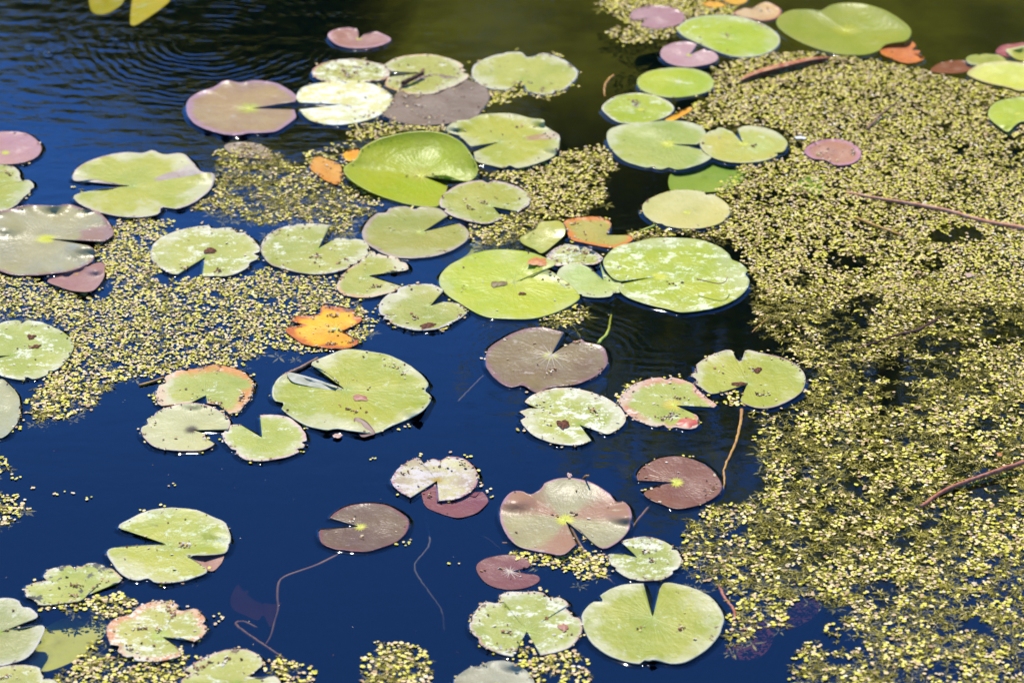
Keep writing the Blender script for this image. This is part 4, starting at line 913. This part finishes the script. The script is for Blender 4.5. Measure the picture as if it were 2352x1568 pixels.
# bits caught along the rims
for li, l in enumerate(SURF):
    rg = random.Random(li * 13 + 4)
    arcs = [(rg.randrange(l.n), rg.uniform(.02, .07)) for _ in range(4)]
    for q in range(int(l.P['rim'] * 3.2)):
        if rg.random() < .6:
            a_, w_ = rg.choice(arcs); k = int(a_ + rg.gauss(0, w_ * l.n)) % l.n
        else: k = rg.randrange(l.n)
        c = l.tip + (l.o[k] - l.tip) * rg.uniform(.96, 1.035)
        on = l.inside(c.x, c.y)
        zz = l.top(c.x, c.y) + .0010 if on else .0013
        w = at(c.x, c.y, zz)
        frond(V, F, w.x, w.y, w.z, rg.uniform(.0007, .0021), rg.uniform(0, 6.28), .2, rg.uniform(.35, .95), rg.choice((5, 6, 8)))
for q in range(90):      # specks drifting on open water
    x, y = random.uniform(0, 1650), random.uniform(640, 1560)
    if on_leaf(x, y): continue
    w = at(x, y); frond(V, F, w.x, w.y, .0008, random.uniform(.0004, .0009), random.uniform(0, 6.28), .1, random.uniform(.4, 1), 6)
tag(mesh_obj('leaf_litter', V, F, island_mat('leaf_litter', [(0,(.035,.014,.006)),(.3,(.13,.045,.02)),(.45,(.34,.13,.06)),(.58,(.52,.42,.08)),(.8,(.55,.42,.25)),(1,(.66,.60,.44))], .5, .15), smooth=False),
    'crumbs of duckweed and brown plant bits lying on the pads', 'litter', kind='stuff')

# air bubbles
gm = bpy.data.materials.new('bubble_film'); g = N(gm)
fr = g.n('ShaderNodeFresnel', {'IOR': 1.4}).outputs[0]
g.out(g.n('ShaderNodeMixShader', {0: g.math('ADD', fr, .05), 1: g.n('ShaderNodeBsdfTransparent').outputs[0], 2: g.n('ShaderNodeBsdfGlossy', {'Roughness': .06}).outputs[0]}).outputs[0])
for (x, y, r, lab) in ((68,112,.0075,'air bubble on blue water below the weedy reflection'), (111,127,.0085,'larger of two neighbouring air bubbles on blue water'), (268,95,.006,'small bubble on the dark tree reflection'), (82,3,.006,'tiny bubble at the top frame edge over rippled water')):
    V, F = [], []
    c = at(x, y, 0); R_ = 7
    for i in range(R_ + 1):
        a = PI / 2 * i / R_
        for k in range(20):
            b = 2 * PI * k / 20
            rr = r * math.cos(PI / 2 - a) if i else 0
            V.append(c + Vector((rr * math.cos(b), rr * math.sin(b), r * .75 * math.cos(a) + .0004)))
    for i in range(R_):
        for k in range(20):
            k2 = (k + 1) % 20
            F.append((i * 20 + k, (i + 1) * 20 + k, (i + 1) * 20 + k2, i * 20 + k2) if i else (k, 20 + k, 20 + k2))
    tag(mesh_obj('air_bubble', V, F, gm, None, c), lab, 'bubble', 'air bubbles')

# ------------------------------------------------------------------ water, ground, far bank
wm = bpy.data.materials.new('pond_water'); g = N(wm)
pos = g.n('ShaderNodeNewGeometry').outputs['Position']
sx = g.n('ShaderNodeSeparateXYZ', {0: pos})
def ring(x, y, lam, r0, r1, amp, z0=0.0):
    c = at(x, y, 0)
    dx = g.math('SUBTRACT', sx.outputs[0], c.x); dy = g.math('SUBTRACT', sx.outputs[1], c.y)
    r = g.math('SQRT', g.math('ADD', g.math('MULTIPLY', dx, dx), g.math('MULTIPLY', dy, dy)))
    wob = g.math('MULTIPLY', g.math('SUBTRACT', g.noise(pos, 11, 4, .6, x), .5), lam * 2.6)
    s = g.math('SINE', g.math('MULTIPLY', g.math('ADD', r, wob), 2 * PI / lam))
    e = g.math('MULTIPLY', g.step(r, r0 - .03, r0 + .02), g.step(r, r1 + .08, r1 - .12))
    e = g.math('MULTIPLY', e, g.step(g.noise(pos, 6, 3, .5, x + 5), .36, .62))
    return g.math('MULTIPLY', g.math('MULTIPLY', s, e), amp)
h = ring(480, 92, .017, .04, .26, 1.3e-4)
h = g.math('ADD', h, ring(300, 60, .031, .02, .42, 6e-5))
h = g.math('ADD', h, ring(1560, 632, .020, .15, .26, 9e-5))
h = g.math('ADD', h, ring(1290, 820, .014, .08, .125, 4e-5))
far = g.step(sx.outputs[1], 3.9, 4.9)
mp = g.n('ShaderNodeMapping', {'Vector': pos, 'Scale': (1.0, 1.9, 1.0)}).outputs[0]
big = g.math('MULTIPLY', g.math('SUBTRACT', g.noise(mp, 16, 3, .45, 2), .5), g.math('ADD', 2.0e-4, g.math('MULTIPLY', far, 9e-4)))
fine = g.math('MULTIPLY', g.math('SUBTRACT', g.noise(mp, 55, 2, .5, 8), .5), g.math('ADD', 1.5e-5, g.math('MULTIPLY', far, 1.2e-4)))
h = g.math('ADD', h, g.math('ADD', big, fine))
bp = g.n('ShaderNodeBump', {'Height': h, 'Distance': 1.0, 'Strength': 1.0}).outputs[0]
fr = g.n('ShaderNodeFresnel', {'IOR': 1.53, 'Normal': bp}).outputs[0]
gl = g.n('ShaderNodeBsdfGlossy', {'Roughness': .015, 'Normal': bp, 0: (.93,.96,1.0)}).outputs[0]
tr = g.n('ShaderNodeBsdfTransparent', {0: (.97,.985,1)}).outputs[0]
mk = g.n('ShaderNodeBsdfDiffuse', {0: (.001,.014,.06)}).outputs[0]
body = g.n('ShaderNodeMixShader', {0: .03, 1: tr, 2: mk}).outputs[0]
vol = g.n('ShaderNodeVolumeAbsorption', {0: (.52,.50,.28), 'Density': 9.0}).outputs[0]
g.out(g.n('ShaderNodeMixShader', {0: fr, 1: body, 2: gl}).outputs[0], vol)
# the water climbs a little at the rim of every floating leaf
em = bpy.data.materials.new('water_edge'); g = N(em)
fr = g.n('ShaderNodeFresnel', {'IOR': 1.5}).outputs[0]
g.out(g.n('ShaderNodeMixShader', {0: fr, 1: g.n('ShaderNodeBsdfTransparent', {0: (.97,.985,1)}).outputs[0], 2: g.n('ShaderNodeBsdfGlossy', {'Roughness': .03}).outputs[0]}).outputs[0])
V, F = [], []
for l in SURF:
    base = len(V); prof = ((-.0006, 1.0), (.0006, .78), (.0014, .50), (.0026, .26), (.0042, .10), (.0065, .005))
    path = [l.point(k, 1.0) for k in range(l.n)]
    if not l.closed:
        path += [l.point(l.n - 1, r) for r in (.82, .6, .4, .2)] + [l.point(0, r) for r in (.06, .2, .4, .6, .82)]
    m = len(path)
    area = sum(path[i].x * path[(i + 1) % m].y - path[(i + 1) % m].x * path[i].y for i in range(m))
    sg = 1 if area > 0 else -1
    for i in range(m):
        d = path[(i + 1) % m] - path[i - 1]; d.z = 0
        if d.length < 1e-7: d = Vector((1, 0, 0))
        d.normalize(); nn = Vector((d.y, -d.x, 0)) * sg
        hgt = max(.0003, min(.0017, path[i].z - .0002))
        for (o_, f_) in prof:
            q = path[i] + nn * o_; V.append((q.x, q.y, .00008 + hgt * f_))
    for i in range(m):
        j = (i + 1) % m
        for e in range(5):
            a = base + i * 6 + e; b = base + j * 6 + e
            F.append((a, b, b + 1, a + 1) if sg < 0 else (a, a + 1, b + 1, b))
tag(mesh_obj('water_edge', V, F, em), kind='structure')
def box(x0, x1, y0, y1, z0, z1):
    v = [(x0,y0,z0),(x1,y0,z0),(x1,y1,z0),(x0,y1,z0),(x0,y0,z1),(x1,y0,z1),(x1,y1,z1),(x0,y1,z1)]
    return v, [(0,3,2,1),(4,5,6,7),(0,1,5,4),(1,2,6,5),(2,3,7,6),(3,0,4,7)]
v, f = box(-9, 9, .9, 11.2, -1.2, 0)
tag(mesh_obj('water', v, f, wm, smooth=False), kind='structure')

def ground_z(X, Y_):
    # a pond basin with soft banks
    d = max(abs(X) - 7.2, 1.6 - Y_, Y_ - 10.4)
    t = max(0, min(1, (d + .4) / 1.6)); t = t * t * (3 - 2 * t)
    # the bed is deep in front and shoals towards the far bank and the weedy right
    def ss(a, b, v):
        v = max(0, min(1, (v - a) / (b - a))); return v * v * (3 - 2 * v)
    wv = .12 * noise.noise(Vector((X * 1.5, Y_ * 1.5, 2)))
    shoal = max(ss(4.05, 4.9, Y_ + wv) * ss(-.6, -.15, X), .92 * ss(.25, .75, X + wv * .6 + .10 * (Y_ - 3.6)))
    deep = -.75 + .685 * shoal + .012 * noise.noise(Vector((X * 3, Y_ * 3, 6)))
    z = deep + t * (.35 - deep)
    z += t * .05 * noise.noise(Vector((X * .8, Y_ * .8, 0))) + (.4 * t * noise.noise(Vector((X * .06, Y_ * .06, 4))))
    return z
def axis_pts(lo, hi, f0, f1, step):
    a = [f0 + step * i for i in range(int((f1 - f0) / step) + 1)]
    s, x = step, f1
    while x < hi: s *= 1.5; x += s; a.append(x)
    s, x = step, f0
    while x > lo: s *= 1.5; x -= s; a.insert(0, x)
    return a
def fine_axis(a, lo, hi, step):
    return sorted([v for v in a if not lo - .05 < v < hi + .05] + [lo + step * i for i in range(int((hi - lo) / step) + 1)])
xs = fine_axis(axis_pts(-260, 260, -9.6, 9.6, .3), -1.6, 1.6, .06); ys = fine_axis(axis_pts(-160, 400, -.6, 13, .3), 2.6, 6.0, .06)
V = [(X, Y_, ground_z(X, Y_)) for Y_ in ys for X in xs]
nx = len(xs)
F = [(j * nx + i, j * nx + i + 1, (j + 1) * nx + i + 1, (j + 1) * nx + i) for j in range(len(ys) - 1) for i in range(nx - 1)]
gmat = bpy.data.materials.new('mud_and_grass'); g = N(gmat)
pos = g.n('ShaderNodeNewGeometry').outputs['Position']; sz = g.n('ShaderNodeSeparateXYZ', {0: pos}).outputs[2]
nz = g.noise(pos, 3, 6, .6)
c = g.mix(g.step(nz, .35, .65), (.05,.07,.015), (.09,.11,.03))
mud = g.mix(g.step(g.noise(pos, 7, 6, .65), .3, .7), (.075,.078,.008), (.18,.19,.018))
c = g.mix(g.step(sz, -.1, .06), mud, c)
g.out(g.n('ShaderNodeBsdfPrincipled', {'Base Color': c, 'Roughness': .9, 'Specular IOR Level': .1}).outputs[0])
tag(mesh_obj('ground', V, F, gmat), kind='structure')

# trees on the far bank: the pond mirrors them
barkm = simple_mat('bark', (.06,.045,.03), (.11,.085,.06), 8, .9, .01)
def leafy(name, c1, c2, c3):
    return island_mat(name, [(0, c1), (.5, c2), (1, c3)], .5, .1, .7)
LV = [leafy('tree_leaves_olive', (.34,.33,.02), (.50,.47,.03), (.62,.56,.04)), leafy('tree_leaves_green', (.26,.28,.018), (.42,.42,.03), (.56,.52,.04))]
def tree(label, X, Y_, H, crown, n, mat, seed, leaf=.13):
    """crown: ellipsoid lobes (dx, dy, z, rx, ry, rz)"""
    rg = random.Random(seed)
    z0 = ground_z(X, Y_) - .05
    root = empty('tree', (X, Y_, z0)); tag(root, label, 'tree', 'trees on the far bank')
    top = H * .8
    pts = [Vector((X + .12 * math.sin(i * 1.1 + seed), Y_ + .1 * math.cos(i * 1.3 + seed), z0 + top * i / 8)) for i in range(9)]
    V, F = tube(pts, [.17 * (1 - .085 * i) for i in range(9)], 10)
    for (dx, dy, z, rx, ry, rz) in crown:
        b = min(7, max(1, int((z - .8 - z0) / top * 8))); s_ = pts[b]
        e = Vector((X + dx, Y_ + dy, z + rz * .3))
        mid = s_.lerp(e, .5) + Vector((0, 0, -.15))
        v2, f2 = tube([s_, s_.lerp(mid, .5), mid, mid.lerp(e, .6), e], [.07, .055, .042, .03, .015], 7)
        o_ = len(V); V += v2; F += [tuple(i + o_ for i in q) for q in f2]
    mesh_obj('trunk', V, F, barkm, root, (X, Y_, z0))
    V, F = [], []
    vol_ = [l[3] * l[4] * l[5] for l in crown]; tot = sum(vol_)
    for lobe, vv in zip(crown, vol_):
        dx, dy, z, rx, ry, rz = lobe
        for c_ in range(int(n * vv / tot / 14)):
            while True:
                p = Vector((rg.uniform(-1, 1), rg.uniform(-1, 1), rg.uniform(-1, 1)))
                if .25 < p.length < 1.0: break
            p *= 1 + .18 * noise.noise(p * 2.5 + Vector((seed, 0, 0)))
            cc = Vector((X + dx + p.x * rx, Y_ + dy + p.y * ry * .6, z + p.z * rz))
            for q in range(14):
                d = Vector((rg.gauss(0, .16), rg.gauss(0, .16), rg.gauss(0, .13)))
                a = Vector((rg.gauss(0, 1), rg.gauss(0, 1), rg.gauss(0, 1))).normalized()
                b = a.cross(Vector((rg.gauss(0, 1), rg.gauss(0, 1), rg.gauss(0, 1)))).normalized()
                L = leaf * rg.uniform(.6, 1.2)
                o_ = len(V); k = cc + d
                V += [k - a * L * .5, k + b * L * .25, k + a * L * .5, k - b * L * .25]
                F.append((o_, o_ + 1, o_ + 2, o_ + 3))
    mesh_obj('crown', V, F, mat, root, (X, Y_, z0 + H * .6), smooth=False)
tree('broad olive green tree on the far bank mirrored in the dark water', .3, 14.2, 6.2, [(-1.3,0,3.75,1.0,1.0,1.0),(-1.5,.2,3.0,1.1,1.0,1.0),(-.5,.1,4.0,1.3,1.1,1.1),(.6,.2,4.6,1.2,1.1,1.1),(-1.0,-.3,2.2,1.5,1.1,1.1),(1.1,0,3.6,1.2,1.1,1.3),(.3,-.2,2.2,1.7,1.2,1.3)], 60000, LV[0], 3, .085)
tree('tall loose tree right of the broad olive green one', 2.0, 14.6, 8.0, [(-1.25,0,5.7,.75,.8,1.2),(-.1,0,6.4,1.1,1.0,1.1),(-.9,0,5.3,1.0,1.0,1.0),(.9,.1,5.2,1.2,1.1,1.2),(-.3,0,4.2,1.5,1.1,1.0),(0,-.2,2.9,1.6,1.2,1.3)], 42000, LV[1], 8, .09)
tree('low bushy tree at the left end of the far bank row', -1.9, 14.0, 4.4, [(0,0,3.25,1.1,1.0,.9),(.8,-.2,3.4,1.0,1.0,1.2),(-.7,0,2.6,1.2,1.1,1.1),(.2,0,1.8,1.7,1.0,1.0)], 80000, LV[0], 12, .085)
tree('second tall tree at the right end of the far bank row', 4.4, 15.0, 6.8, [(0,0,5.0,1.2,1.1,1.3),(-.8,0,3.6,1.3,1.2,1.2),(.8,0,3.2,1.3,1.2,1.3),(0,0,1.9,1.7,1.3,1.2)], 14000, LV[1], 15)
